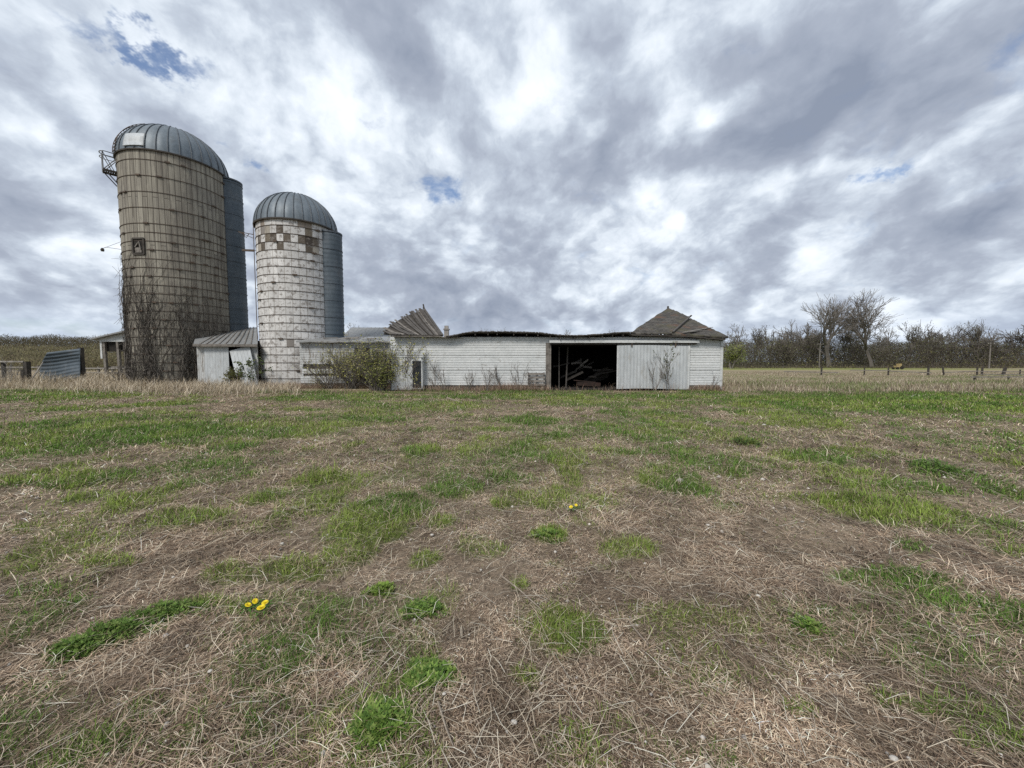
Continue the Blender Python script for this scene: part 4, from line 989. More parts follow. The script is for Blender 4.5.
more = [('bu', 742, 120, 12.2, 'tall olive tree rising over the small yellow-green tree by the barn'), ('sm', 753, 124, 11.8, 'dark thin tree just right of the tall olive tree near the barn'),
 ('sl', 763, 121, 11.0, 'thin tree between the two dark narrow trees right of the barn'), ('bu', 785, 126, 11.6, 'olive tree behind the dark narrow tree standing right of the barn'),
 ('ro', 812, 124, 13.0, 'dark round tree tucked behind the left limbs of the tallest bare tree'), ('sl', 846, 118, 12.6, 'slender tree in the gap between the two big bare trees'),
 ('sm', 857, 122, 12.2, 'thin dark tree touching the left limbs of the wide-limbed bare tree'), ('bu', 893, 120, 11.8, 'olive bushy tree under the right limbs of the wide-limbed bare tree'),
 ('sl', 905, 116, 12.6, 'slender bare tree right of the wide-limbed bare tree'), ('ro', 921, 124, 11.4, 'round dark tree over the yellow machine in the field'),
 ('bu', 934, 122, 10.8, 'low olive tree between the two round dark trees right of the yellow machine'), ('v1', 949, 124, 13.0, 'pale forked bare tree halfway between yellow machine and utility pole'),
 ('sl', 963, 118, 12.8, 'slender tree touching the left of the rounded bare crown'), ('bu', 999, 120, 11.2, 'olive tree directly behind the utility pole wires'),
 ('ro', 1018, 116, 12.2, 'rounded tree at the right edge of the wood'), 
 ('sm', 771, 128, 11.2, 'faint brown tree between the thin tree and the lone dark narrow tree'), ('bu', 824, 128, 11.0, 'olive crown showing between the trunks of the tallest bare tree'), ('bu', 868, 126, 11.0, 'olive crown behind the trunk of the wide-limbed bare tree'),
 ('ro', 1050, 118, 11.5, 'x'), ('bu', 1085, 120, 11.5, 'x'), ('sl', 1120, 120, 12, 'x')]
hts = dict(v1=1.12 * th(296, 112), s1=1.1 * th(295, 110), sl=11.5, sm=11, bu=11.5, b2=6, ro=12)
random.seed(77)
for k, px, Y, h_, lab in more:
    if lab == 'x': continue
    s = 1.13 * h_ / hts[k]; dup(T[k], tp(px, Y), lab, random.uniform(0, 6.28), (s * random.uniform(.95, 1.15), s * random.uniform(.95, 1.15), s), WOOD)
for px, Y, top, lab in ((562, 70, 329, 'tiny bare treetop poking above the sagging roof over the doorway'), (612, 80, 328.5, 'bare treetop just above the roof left of the shingled peak'), (484, 60, 327, 'bare treetop above the left part of the sagging roof'), (499, 62, 328.5, 'smaller treetop just right of the one above the sagging roof\'s left part'), (357, 60, 322, 'thin treetop above the pale shed roof beside the leafy shrub')):
    h_ = th(top, Y, px); s = h_ / 11.5; dup(T['bu'], tp(px, Y), lab, random.uniform(0, 6), (s * .7, s * .7, s), 'treetops beyond the barn')

T['v1'].scale = (1.2, 1.2, 1.0); T['s1'].scale = (1.2, 1.2, 1.0)
# thicket under the trees (nobody could count it)
def thicket(name, npts, xf, yf, hf, leafcols, label, tw=.05, kind='stuff', leaf=.35, twl=1.0):
    """twigs and small leaf clumps in overlapping mounds"""
    k = rng.random(npts); x = xf(k, rng.random(npts)); y = yf(npts, x); 
    hh = hf(x, y); z = rng.random(npts) ** 1.25 * hh
    q = np.stack([x, y, z], 1); a = rng.normal(0, 1, (npts, 3)); tw_ = rng.random(npts) < .55
    a[tw_, 2] = np.abs(a[tw_, 2]) + 1.6
    a /= np.linalg.norm(a, axis=1)[:, None]; b = np.cross(a, rng.normal(0, 1, (npts, 3))); b /= np.linalg.norm(b, axis=1)[:, None]
    La = np.where(tw_, rng.uniform(.6, 1.6, npts) * twl, rng.uniform(.5, 1.2, npts) * leaf)[:, None]; Lb = np.where(tw_, tw, rng.uniform(.4, .9, npts) * leaf)[:, None]
    V = np.stack([q - a * La / 2, q + b * Lb / 2, q + a * La / 2, q - b * Lb / 2], 1).reshape(-1, 3)
    c = pal(npts, leafcols, [1] * len(leafcols), .22) * (.65 + .7 * fbm(x * .25, y * .25 + z * .4, 3))[:, None]
    c[tw_] = pal(int(tw_.sum()), [(.12, .10, .085), (.17, .15, .13), (.085, .07, .06)], [1, 1, 1])
    o = npmesh(name, V, np.arange(npts * 4), np.arange(npts) * 4, m_leaf, np.repeat(np.clip(c, .01, .8), 4, 0))
    return setp(o, label, 'undergrowth', kind=kind)
xr = lambda a, b, Y: (lambda k, u: X(a, Y) + (X(b, Y) - X(a, Y)) * u)
thicket('woodland_undergrowth', 150000, xr(690, 1110, 118), lambda n_, x: rng.uniform(112, 132, n_), lambda x, y: 3.6 + 8.2 * fbm(x * .13, y * .05, 3) ** 1.3 + .6 * rng.random(len(x)),
        [(.14, .15, .065), (.13, .12, .085), (.19, .19, .09), (.16, .14, .115), (.11, .105, .07)], 'dark olive undergrowth filling the edge of the wood', leaf=.36)
thicket('field_brush', 9000, xr(690, 1110, 100), lambda n_, x: rng.uniform(96, 108, n_), lambda x, y: .3 + 5.0 * sstep(.55, .8, fbm(x * .16 + 40, y * .02, 2)), [(.16, .15, .06), (.11, .10, .05), (.14, .11, .07)], 'pale scrub at the foot of the wood', leaf=.4)

# hill on the left with its scrub
def hz_(x, y): 
    u = (y - 70) / 60; xx = -x / np.maximum(y, 1)
    h = 5.2 * sstep(.0, 1.0, u) * (1 - .3 * sstep(1.6, 3, u)); side = sstep(.72, 1.0, xx)
    return h * side + .0
k = 90; xs = np.linspace(-360, -60, k); ys = np.linspace(66, 300, k); xx, yy = np.meshgrid(xs, ys); xx = xx.ravel(); yy = yy.ravel()
i = (np.arange(k - 1)[:, None] * k + np.arange(k - 1)[None, :]).ravel(); Lp = np.stack([i, i + 1, i + k + 1, i + k], 1).ravel()
cc = np.array([[.22, .20, .09]]) * (.7 + .6 * fbm(xx * .08, yy * .08, 4))[:, None]
setp(npmesh('hill', np.stack([xx, yy, hz_(xx, yy) - .35], 1), Lp, np.arange(len(i)) * 4, m_ground, cc, True), kind='structure')
def hill_thick(name, npts, y0, y1, hmin, hmax, cols, label, leaf):
    x = None
    y = rng.uniform(y0, y1, npts); rat = rng.uniform(.78, 1.75, npts); x = -rat * y
    hh = (hmin + (hmax - hmin) * fbm(x * .12 + y * .03, y * .08, 3)); zb = hz_(x, y)
    z = zb + rng.random(npts) * hh
    q = np.stack([x, y, z], 1); a = rng.normal(0, 1, (npts, 3)); tw_ = rng.random(npts) < .45; a[tw_, 2] = np.abs(a[tw_, 2]) + 1.6
    a /= np.linalg.norm(a, axis=1)[:, None]; b = np.cross(a, rng.normal(0, 1, (npts, 3))); b /= np.linalg.norm(b, axis=1)[:, None]
    La = np.where(tw_, rng.uniform(.6, 1.5, npts), rng.uniform(.5, 1.2, npts) * leaf)[:, None]; Lb = np.where(tw_, .06, rng.uniform(.4, .9, npts) * leaf)[:, None]
    V = np.stack([q - a * La / 2, q + b * Lb / 2, q + a * La / 2, q - b * Lb / 2], 1).reshape(-1, 3)
    c = pal(npts, cols, [1] * len(cols), .2) * (.7 + .6 * fbm(x * .06, y * .1, 3))[:, None]
    setp(npmesh(name, V, np.arange(npts * 4), np.arange(npts) * 4, m_leaf, np.repeat(np.clip(c, .01, .8), 4, 0)), label, 'scrub', kind='stuff')
hill_thick('hillside_scrub', 100000, 68, 112, .5, 4.4, [(.23, .215, .11), (.30, .27, .15), (.17, .155, .09), (.24, .19, .13), (.12, .10, .07)], 'olive and straw coloured willow scrub covering the low hill', .3)
hill_thick('hilltop_wood', 90000, 118, 140, 1.0, 8.0, [(.13, .12, .065), (.16, .135, .085), (.12, .10, .075)], 'distant dark wood along the top of the low hill', .3)

# ================================================================== field fence, poles, wires, machine
FY = 46
ff = thing('field_fence', 'broken row of dark fence posts with sagging grey rails across the right field', 'fence', (X(940, FY), FY, 0))
for px, tpy, w_, ln in ((822, 367, .13, 0), (865, 368, .10, 0), (889, 367.5, .11, 0), (929, 366.5, .15, 0), (945, 367, .12, -.2), (978, 367, .12, 0), (983, 367.5, .14, 0), (1003.5, 367.5, .22, .30), (1021, 369.5, .09, 0)):
    post(px, FY, tpy, w_, ln).build('post', m_dark, ff)
for a, b, y1_, y2_ in ((784, 838, 371.5, 372.5), (850, 890, 370, 370.6), (889, 931, 371, 372.8), (944, 980, 372.5, 371), (980, 1040, 371.6, 371.9), (980, 1040, 374.2, 374.4)):
    MB().bar((X(a, FY), FY - .12, Z(y1_, FY)), (X(b, FY), FY - .12, Z(y2_, FY)), .05, .10).build('rail', m_wood, ff)
lr = thing('low_rail', 'long low grey rail beyond the weeds at the right edge of the field', 'rail', (X(1000, 32), 32, 0))
MB().bar((X(972, 32), 32, Z(377, 32)), (X(1075, 32), 32, Z(376.6, 32)), .06, .10).build('rail', m_wood, lr)
for px in (976, 1010, 1050): post(px, 32.1, 375.8, .12).build('post', m_dark, lr)

def pole(px, Y, top, label, arm=True):
    t = thing('utility_pole', label, 'utility pole', (X(px, Y), Y, 0), 'poles carrying the wire along the wood'); x_ = X(px, Y); z_ = Z(top, Y)
    MB().tube([(x_, Y, -.2), (x_, Y, z_)], [.17, .12], 7).build('pole', m_wood, t)
    MB().bar((x_ - .8, Y - .14, z_ - .35), (x_ + .8, Y - .14, z_ - .35), .09, .11).build('crossarm', m_wood, t)
    for s in (-.7, .7): MB().tube([(x_ + s, Y - .14, z_ - .29), (x_ + s, Y - .14, z_ - .12)], .05, 6).build('insulator', m_stone, t)
    return (x_, Y, z_ - .1)
p1 = pole(989.5, 96, 342.5, 'thin grey utility pole near the right edge in front of the wood')
p2 = pole(819.5, 104, 343, 'pale utility pole standing under the tallest bare tree')
p3 = (X(1200, 90), 90, p1[2])
for off, lab in ((-.7, 'front overhead wire between the two utility poles'), (.7, 'rear overhead wire between the two utility poles')):
    mb = MB(); pts = []
    for a, b in ((p2, p1), (p1, p3)):
        for i in range(13):
            t = i / 12; q = Vector(a).lerp(Vector(b), t); pts.append((q.x + off, q.y - .14 + off * .5, q.z - .9 * 4 * t * (1 - t) + (.25 if off > 0 else -.2)))
    mb.tube(pts, .022, 3); setp(mb.build('overhead_wire', m_steel, None, loc=p2), lab, 'wire', 'overhead wires')
# small yellow machine far out in the field
EY2 = 84; ex = X(898.5, EY2)
em = thing('tractor', 'small yellow machine parked far off before the wood', 'farm machine', (ex, EY2, 0))
MB().box(ex - .6, ex + .3, EY2 - .4, EY2 + .4, .4, .8).build('body', m_ypaint, em)
MB().box(ex - .1, ex + .45, EY2 - .35, EY2 + .35, .82, 1.25).build('cab', m_ypaint, em)
for dx, r_ in ((-.55, .26), (.35, .36)):
    for dy in (-.5, .5):
        mb = MB(); mb.tube([(ex + dx, EY2 + dy - .1, r_), (ex + dx, EY2 + dy + .1, r_)], r_, 14); mb.build('wheel', m_black, em)

# ================================================================== dry weeds and long grass
def tall(name, x, y, Lr, Wr, cols, wts, label, lean=(.3, .25), mat=m_straw, cat='dry weeds', z0=None):
    n_ = len(x); L = rng.uniform(*Lr, n_) * (.6 + .8 * fbm(x * .8, y * .8, 3)); c = pal(n_, cols, wts, .16)
    blades(name, x, y, L, rng.uniform(*Wr, n_), rng.random(n_) * 2 * PI, np.abs(rng.normal(*lean, n_)), c, mat, curl=.5, z0=z0)
    return setp(bpy.data.objects[name], label, cat, kind='stuff')
TAN = [(.50, .42, .30), (.38, .31, .22), (.58, .51, .40), (.27, .21, .15)]
# bank of bleached long grass in front of the silos
n_ = 42000; px = rng.uniform(-60, 300, n_); yy = rng.uniform(0, 1, n_)
def strip(px, y0, y1): Y = y0 + (y1 - y0) * yy[:len(px)]; return (px - 512) / F * Y, Y
x, y = strip(px, 17.5, 25.5)
dens = sstep(.36, .6, fbm(x * .45 + 3, y * .8, 3)); ctr = np.exp(-((px - 205) / 95) ** 2) * np.exp(-((y - 21.5) / 2.2) ** 2) + .75 * sstep(23, 24.5, y) + np.exp(-((px - 60) / 120) ** 2) * np.exp(-((y - 24.3) / 1.2) ** 2)
kp = rng.random(n_) < np.clip(ctr, 0, 1) * (.3 + .7 * dens); kp &= ~((px > 200) & (y > 24.2))
kp &= (np.hypot(x - LX, y - LY) > LR + .1)
tall('bleached_grass', x[kp], y[kp], (.28, .85), (.010, .02), TAN, [1, .8, .7, .4], 'bank of bleached long grass in front of the silos', lean=(.75, .4))
n_ = 12000; px = rng.uniform(-80, 130, n_); Y = rng.uniform(26, 40, n_); x = (px - 512) / F * Y
kp = np.hypot(x - LX, Y - LY) > LR + .1
tall('pasture_grass', x[kp], Y[kp], (.4, 1.15), (.014, .03), TAN, [1, .8, .7, .4], 'dry pasture grass around the left fences', lean=(.4, .3))
# reddish dead weeds along the barn foot
n_ = 16000; px = rng.uniform(262, 725, n_); Y = np.where(px < 395, rng.uniform(23.4, 24.35, n_), rng.uniform(21.2, 21.85, n_)); x = (px - 512) / F * Y
kp = (rng.random(n_) < .30 + .9 * (np.exp(-((px - 520) / 25) ** 2) + np.exp(-((px - 290) / 30) ** 2) + np.exp(-((px - 708) / 14) ** 2))) & ~((px > 551) & (px < 690) & (rng.random(n_) < .8))
tall('dead_weeds', x[kp], Y[kp], (.10, .60), (.008, .016), [(.30, .20, .15), (.22, .15, .11), (.42, .34, .25), (.35, .28, .20)], [1, .8, .8, .6], 'reddish dead weeds along the foot of the white walls', lean=(.35, .3))
# tall weeds of the right field
n_ = 75000; px = rng.uniform(722, 1110, n_); u = rng.random(n_); Y = 19.5 * (62 / 19.5) ** u; x = (px - 512) / F * Y
kp = (x > bx1 + .45) & (rng.random(n_) < (.35 + .65 * sstep(.35, .6, fbm(x * .25, Y * .25, 3))) * np.where(Y < 23, (Y - 19) / 4, 1))
x, Y = x[kp], Y[kp]; n_ = len(x); s = (Y / 22) ** .6
L = rng.uniform(.16, .48, n_) * (.35 + 1.2 * fbm(x * .3, Y * .3, 3)) * np.where(Y < 31, 1, .38)
mixg = sstep(.5, .7, fbm(x * .15 + 60, Y * .3, 3))
c = pal(n_, [(.38, .32, .23), (.28, .22, .16), (.52, .46, .36), (.21, .16, .13), (.22, .23, .10)], [1, 1, .7, .7, .5], .2); gsel = rng.random(n_) < mixg * .7; c[gsel] = np.array([.16, .20, .075])
blades('field_weeds', x, Y, L, rng.uniform(.012, .024, n_) * s, rng.random(n_) * 2 * PI, np.abs(rng.normal(.3, .3, n_)), c, m_straw, curl=.5)
setp(bpy.data.objects['field_weeds'], 'tan and brown standing weeds of the field right of the barn', 'dry weeds', kind='stuff')
# lush strip of grass at the weeds' near edge and near the barn
n_ = 70000; px = rng.uniform(-70, 1110, n_); Y = np.where(px > 728, rng.uniform(15.2, 20.5, n_), rng.uniform(19.5, 21.6, n_)); x = (px - 512) / F * Y
kp = np.where(px > 728, rng.random(n_) < .75 * sstep(.36, .60, fbm(x * .35, Y * .8, 3)) * (.4 + .6 * sstep(15.2, 16.5, Y)), rng.random(n_) < .38 * sstep(.42, .62, fbm(x * .5 + 9, Y * 1.2, 3)) * ((px > 255) | (px < 110)))
x, Y = x[kp], Y[kp]; n_ = len(x)
tall('lush_grass', x, Y, (.08, .22), (.012, .02), [(.09, .16, .035), (.13, .19, .05), (.17, .21, .07), (.30, .27, .15)], [1, 1, .6, .25], 'lush green grass strip before the barn and the field weeds', lean=(.4, .3), mat=m_blade, cat='grass')

# ================================================================== vines on the tall silo
random.seed(19)
def vine_obj(label, starts, hmax, n_, thick, spreadx):
    mb = MB()
    for i in range(n_):
        a = random.choice(starts) + random.gauss(0, spreadx); z = random.uniform(-.05, .3) if random.random() < .55 else random.uniform(0, hmax * .6)
        pts = []; da = random.gauss(0, .01); top = z + abs(random.gauss(0, .5)) * hmax * .8 + .8; off = random.uniform(.03, .10)
        st = 0
        while z < min(top, hmax) and st < 60:
            pts.append(cyl(a, z, off)); z += random.uniform(.12, .26); da = da * .8 + random.gauss(0, .014); a += da; off = min(.28, max(.02, off + random.gauss(0, .025))); st += 1
            if a < -1.9 or a > 1.3: break
        if len(pts) > 2: mb.tube(pts, [thick * (1.1 - .8 * j / len(pts)) * random.uniform(.8, 1.2) for j in range(len(pts))], 3)
        for b in range(3):
            if len(pts) < 4: break
            q = random.choice(pts); dv = Vector((random.gauss(0, .22), random.gauss(-.08, .12), random.gauss(-.1, .3))); mb.tube([q, q + dv * .5, q + dv + Vector((0, 0, -.1))], [.012, .010, .007], 3)
    return setp(mb.build('climbing_vine', m_barkd, None, loc=(LX, LY - LR, 0)), label, 'vine', 'bare vines on the tall silo')
vine_obj('bare brown vine climbing the left flank of the tall silo', [-1.45, -1.35, -1.2], 9.0, 130, .017, .10)
vine_obj('dense dark vine spreading up the middle of the tall silo from its foot', [-.62, -.45, -.1, .1, .12, .45, .62], 7.0, 230, .018, .12)
vine_obj('narrow vine rising below the dark hatch of the tall silo', [-.80, -.72, -.62], 8.6, 60, .018, .05)

# ================================================================== shrubs and saplings
def shrub(name, px, Y, hgt, label, prm, nst, leaves, cols, lsize, seed, width=.6, bark=m_bark, cat='shrub', group=None, spread=.08):
    random.seed(seed); st = MB(); tips = []; base = Vector((X(px, Y), Y, -.05))
    for s in range(nst):
        d0 = Vector((random.gauss(0, width), random.gauss(0, width * .6), 1)); branch(st, base + Vector((random.gauss(0, width * .35) * hgt * .3, random.gauss(0, .12), 0)), d0, hgt * prm.get('first', .42) * random.uniform(.7, 1.1), prm['r0'], prm['depth'], prm, tips)
    zm = max(q.z for q in tips); k = hgt / zm
    st.v = [((x - base.x) * k + base.x, (y - base.y) * k + base.y, z * k) for x, y, z in st.v]; tips = [(q - base) * k + base for q in tips]
    r = thing(name, label, cat, base, group); st.build('stems', bark, r)
    if leaves: lf = MB(); leafquads(lf, tips, leaves, lsize, cols, spread); lf.build('leaves', m_leaf, r)
    return r
sp = dict(wig=.14, up=.04, rmin=.006, n=(4, 3, 3, 2), t0=(.2, .2, .2), sp=(.5, .6, .6), lr=.66, rr=.62, depth=3, segs=4, r0=.022)
LV = [(.30, .30, .085), (.40, .37, .13), (.20, .20, .07), (.44, .40, .20)]
LVd = [(.15, .18, .05), (.20, .22, .065), (.28, .29, .09)]
shrub('shrub', 376, 21.75, 3.35, 'dense green and yellow shrub hiding the wall beside the louvred door', sp, 34, 2300, LV + LVd, .085, 41, .44, m_bark, spread=.12)
shrub('shrub', 381, 21.5, 1.8, 'low dark green shrub at the foot of the dense shrub by the louvred door', sp, 18, 1300, LVd, .085, 42, .34, m_bark, spread=.12)
shrub('shrub', 350, 23.4, 3.1, 'thin yellow-leaved shrub in front of the lean-to wall', sp, 22, 1700, LV, .08, 43, .62)
shrub('shrub', 328, 23.5, 2.3, 'sparse low shrub at the lean-to end beside the white silo', sp, 15, 700, LV, .07, 44, .7)
shrub('shrub', 403, 21.9, 3.0, 'light twiggy shrub rising over the louvred door hood', sp, 10, 900, LV, .085, 45, .30)
thin = dict(wig=.10, up=.05, rmin=.007, n=(5, 3, 2), t0=(.2, .25, .3), sp=(.55, .55, .5), lr=.5, rr=.6, depth=2, segs=5, r0=.020, first=.7)
GR = 'bare saplings along the white barn wall'
for i, (px, h_, ns, lab) in enumerate(((434, 2.1, 3, 'tall bare sapling right of the louvred door against white siding'), (445, 1.4, 2, 'short straight stems just right of the tall bare sapling by the louvred door'), (487, 1.5, 4, 'bare spreading sapling at the middle of the white barn wall'),
        (469, 1.2, 3, 'faint thin sapling left of the spreading sapling on the barn wall'), (502, 1.5, 3, 'bare sapling between the spreading sapling and the weeds by the pallet'), (517, 1.7, 4, 'bare sapling rising from dead weeds left of the pallet'), (530, 1.3, 3, 'low twiggy sapling close to the pallet'))):
    shrub('bare_sapling', px, 21.55, h_, lab, thin, ns, 0, None, 0, 60 + i, .25, m_bark, 'sapling', GR)
shrub('sapling', 668, 21.3, 2.65, 'leafing sapling leaning right in front of the white sliding door', dict(thin, n=(8, 3, 2)), 2, 110, [(.09, .10, .05), (.13, .14, .07)], .11, 72, .22, m_barkd, 'sapling', spread=.03)
shrub('sapling', 655, 21.3, 1.9, 'bare upright sapling left of the leafing one before the sliding door', thin, 4, 12, [(.09, .10, .05)], .07, 73, .22, m_bark, 'sapling')
shrub('bare_sapling', 712, 21.4, 1.0, 'small bare twigs beside the trough at the barn\'s right corner', thin, 2, 8, [(.05, .05, .04)], .08, 79, .4, m_barkd, 'sapling')
shrub('sapling', 252, 24.1, 2.0, 'dark leafy sapling in front of the tilted door by the white silo', dict(thin, n=(6, 3, 2)), 3, 230, [(.07, .10, .04), (.11, .13, .05)], .12, 75, .28, m_barkd, 'sapling', spread=.05)
shrub('sapling', 233, 24.2, 1.35, 'yellow-green bush filling the gap left of the tilted door', sp, 7, 620, [(.17, .16, .05), (.11, .12, .04)], .09, 76, .25, m_bark, 'shrub')
shrub('bare_sapling', 134, 25.0, 1.3, 'low tangle of brown stems before the middle of the tall silo\'s foot', thin, 9, 0, None, 0, 90, .6, m_barkd, 'sapling')
shrub('bare_sapling', 118, 26.4, 1.6, 'bare brown brush at the left foot of the tall silo', thin, 7, 0, None, 0, 77, .4, m_barkd, 'sapling')
shrub('bare_sapling', 10, 27.0, 2.2, 'pale bare bush behind the fence at the far left', thin, 8, 0, None, 0, 78, .5, m_woodl, 'sapling')

# ================================================================== small things on the lawn
def weed_clump(px, py, rx, ry, label, n_, seed, cols=((.13, .22, .045), (.19, .29, .06), (.09, .16, .035), (.24, .30, .09)), ht=.05, ls=.021):
    random.seed(seed); c = G(px, py); ra = rx * c.y / F; rb = ry * c.y ** 2 / (H * F); sc = max(1, c.y / 2.6); mb = MB(); st = MB()
    for i in range(n_):
        a = random.uniform(0, 2 * PI); r = random.random() ** .62 * 1.18 * (1 + .28 * math.sin(a * 3 + seed) + .15 * math.sin(a * 7 + seed * 2)); x_ = c.x + ra * r * math.cos(a); y_ = c.y + rb * r * math.sin(a)
        h = (ht * max(.15, 1 - .55 * r * r) * random.uniform(.15, 1)) * sc ** .4; g0 = float(gh(np.array([x_]), np.array([y_]))[0]); top = Vector((x_, y_, g0 + h)); s = ls * sc ** .7 * random.uniform(.7, 1.3); col = random.choice(cols); k = random.uniform(.75, 1.25); col = tuple(q * k for q in col)
        for l in range(4):
            b = random.uniform(0, 2 * PI); dv = Vector((math.cos(b), math.sin(b), random.uniform(-.1, .8))); sd2 = Vector((-math.sin(b), math.cos(b), 0))
            mb.add([top, top + dv * s * .5 + sd2 * s * .28, top + dv * s, top + dv * s * .5 - sd2 * s * .28], [(0, 1, 2, 3)], col=col)
        if i % 3 == 0: st.tube([(x_, y_, g0), tuple(top)], .0012, 3, col=(.12, .16, .05))
    r = thing('weed_clump', label, 'weed', (c.x, c.y, 0), 'bright leafy weed clumps in the straw')
    mb.build('leaves', m_leaf, r); st.build('stems', m_leaf, r)
weed_clump(378, 722, 28, 26, 'bright green leafy weed clump nearest the viewer, bottom left of centre', 1500, 1)
weed_clump(428, 673, 23, 17, 'bright green weed clump just behind the nearest one', 900, 2)
weed_clump(422, 604, 21, 9, 'round green weed clump midway up the straw, behind two nearer clumps', 520, 3, ls=.02)
weed_clump(381, 583, 12, 5, 'small yellow-green weed clump left of the round green clump', 220, 4, ((.18, .27, .05), (.22, .30, .07)))
weed_clump(548, 532, 14, 6, 'compact bright weed clump in the middle of the bare straw', 300, 5)
weed_clump(78, 645, 24, 12, 'left end of the long diagonal mat of leafy weeds', 480, 6, ((.10, .17, .035), (.14, .22, .05), (.19, .25, .07)), ht=.055, ls=.02)
weed_clump(120, 628, 28, 11, 'middle stretch of the long diagonal mat of leafy weeds', 480, 7, ((.10, .17, .035), (.14, .22, .05), (.19, .25, .07)), ht=.055, ls=.02)
weed_clump(172, 606, 30, 10, 'upper right end of the long diagonal mat of leafy weeds', 420, 8, ((.10, .17, .035), (.14, .22, .05), (.19, .25, .07)), ht=.055, ls=.02)
weed_clump(808, 625, 13, 8, 'small green weed clump alone in the right straw', 260, 9)
weed_clump(937, 468, 20, 6, 'dark green tuft standing out on the right of the yard', 260, 10, ((.10, .18, .04), (.14, .22, .05)), ht=.12)
weed_clump(745, 441, 12, 3, 'low dark green tuft in the yard right of the barn door', 120, 12, ((.09, .15, .04), (.12, .17, .05)), ht=.09)
weed_clump(38, 675, 1, 1, 'x', 1, 13) if False else None

def dandelion(px, py, label, r_, seed):
    random.seed(seed); c = G(px, py); g0 = float(gh(np.array([c.x]), np.array([c.y]))[0]); h = .05
    t = thing('dandelion', label, 'flower', (c.x, c.y, g0), 'yellow dandelions'); tilt = Vector((random.gauss(0, .3), random.gauss(-.35, .2), 1)).normalized()
    top = Vector((c.x, c.y, g0 + h)); MB().tube([(c.x, c.y + .01, g0 - .01), tuple(top)], .0022, 5).build('stem', m_bark, t)
    mb = MB(); u_ = tilt.orthogonal().normalized(); v_ = tilt.cross(u_)
    for ringi, (rr, el, k) in enumerate(((1, .15, 22), (.75, .5, 18), (.45, .9, 12))):
        for i in range(k):
            a = 2 * PI * (i + .5 * ringi) / k; o_ = u_ * math.cos(a) + v_ * math.sin(a); s_ = -u_ * math.sin(a) + v_ * math.cos(a); e = top + (o_ * math.cos(el) + tilt * math.sin(el)) * r_ * rr
            w_ = r_ * .15; mb.add([top - s_ * w_ * .4, top + s_ * w_ * .4, e + s_ * w_, e - s_ * w_], [(0, 1, 2, 3)])
    mb.build('flower_head', m_yellow, t)
    mb = MB()
    for i in range(7):
        a = i * .9 + seed; dv = Vector((math.cos(a), math.sin(a), 0)); sv = Vector((-dv.y, dv.x, 0)); q = Vector((c.x, c.y, g0 + .012)); L_ = random.uniform(.05, .085)
        mb.add([q, q + dv * L_ * .5 + sv * .008 + Vector((0, 0, .025)), q + dv * L_ + Vector((0, 0, .018)), q + dv * L_ * .5 - sv * .008 + Vector((0, 0, .025))], [(0, 1, 2, 3)], col=(.10, .19, .04))
    mb.build('leaf_rosette', m_leaf, t)
dandelion(248, 605, 'leftmost yellow dandelion of the cluster in the left straw', .019, 1)
dandelion(255, 601, 'yellow dandelion at the back of the left cluster', .018, 2)
dandelion(261, 609, 'nearest and largest yellow dandelion of the left cluster', .024, 3)
dandelion(265, 603, 'rightmost yellow dandelion of the left cluster', .020, 4)
dandelion(571, 506, 'left yellow dandelion of the pair in the middle of the yard', .020, 5)
dandelion(576, 504.5, 'right yellow dandelion of the pair in the middle of the yard', .017, 6)
def stone(px, py, s, label, seed, name='stone'):
    random.seed(seed); c = G(px, py); g0 = float(gh(np.array([c.x]), np.array([c.y]))[0]); mb = MB(); g = []
    for i in range(7):
        e = -PI / 2 + PI * i / 6; g.append([Vector((c.x + s * math.cos(e) * math.cos(a) * random.uniform(.85, 1.15), c.y + s * .8 * math.cos(e) * math.sin(a) * random.uniform(.85, 1.15), g0 + .02 + s * .55 * math.sin(e))) for a in [2 * PI * j / 9 for j in range(9)]])
    for r_ in g: r_.append(r_[0])
    mb.sheet(g); setp(mb.build(name, m_stone, None, True, loc=(c.x, c.y, g0)), label, 'stone', 'pale stones in the straw')
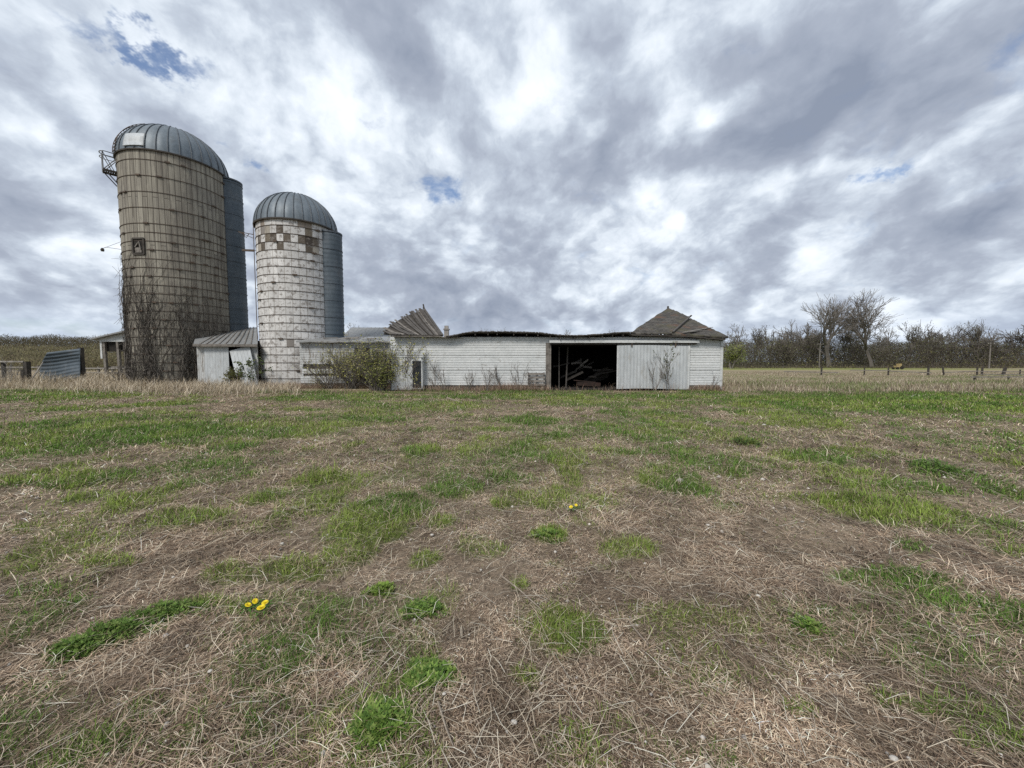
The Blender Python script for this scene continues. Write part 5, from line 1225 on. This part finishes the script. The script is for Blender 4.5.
for a in ((514, 722, .016, 'round pale stone near the bottom centre of the yard'), (444, 697, .010, 'tiny pale pebble beside the second weed clump'), (894, 752, .017, 'flat pale stone at the bottom right'), (909, 752, .009, 'pebble just right of the flat pale stone'),
          (432, 534, .018, 'white pebble behind the straw left of the compact weed clump'), (282, 543, .018, 'pale stone among grass on the left of the yard'), (187, 640, .012, 'pale chip below the diagonal weed mat'), (210, 668, .014, 'pale chip in the straw left of centre'), (764, 424, .05, 'whitish stone in the grass in front of the sliding door side'), (708, 523, .02, 'pale stone in the right straw')):
    stone(*a, seed=int(a[0]))
def stick(p, label, r_=.006):
    pts = []; 
    for (px, py) in p: c = G(px, py); pts.append((c.x, c.y, float(gh(np.array([c.x]), np.array([c.y]))[0]) + .03))
    mb = MB(); mb.tube(pts, [r_, r_ * .9, r_ * .6][:len(pts)] if len(pts) <= 3 else r_, 5); setp(mb.build('stick', m_sticks, None, loc=pts[0]), label, 'stick', 'dry sticks on the yard')
stick([(438, 707), (446, 728), (453, 746)], 'straight pale stick lying near the bottom centre', .005)
stick([(500, 575), (520, 592), (542, 612)], 'thin dark stick left of the yellow-green tuft')
stick([(569, 448), (578, 458), (588, 463)], 'pale curved stick on the bare ground before the doorway', .014)
stick([(385, 466), (393, 470)], 'short pale stick in the left middle of the yard', .016)
stick([(630, 622), (640, 636), (648, 646)], 'thin pale stick right of the yellow-green tuft')
stick([(447, 398), (462, 403)], 'pale plank end lying in the grass before the long wall', .04)
# a scatter of small gravel and chips
n_ = 2600; x, y, r = sector(n_, 1.1, 9, 1.3); s = rng.gamma(2, .0022, n_) * np.maximum(1, r / 3); z = gh(x, y) + .014
ov = np.array([[1, 0, 0], [0, 1, 0], [-1, 0, 0], [0, -1, 0], [0, 0, .7], [0, 0, -.7]]); V = (np.stack([x, y, z], 1)[:, None, :] + ov[None] * s[:, None, None] * rng.uniform(.6, 1.4, (n_, 6, 1))).reshape(-1, 3)
fc = np.array([[0, 1, 4], [1, 2, 4], [2, 3, 4], [3, 0, 4], [1, 0, 5], [2, 1, 5], [3, 2, 5], [0, 3, 5]]); Lp = (np.arange(n_)[:, None] * 6 + fc.ravel()[None]).ravel()
setp(npmesh('gravel', V, Lp, np.arange(n_ * 8) * 3, m_straw, np.repeat(pal(n_, [(.5, .47, .42), (.35, .32, .29), (.6, .56, .5)], [1, 1, .5]), 6, 0)), 'small pale gravel and chips scattered in the straw', 'gravel', kind='stuff')
print('objects', len(bpy.data.objects))
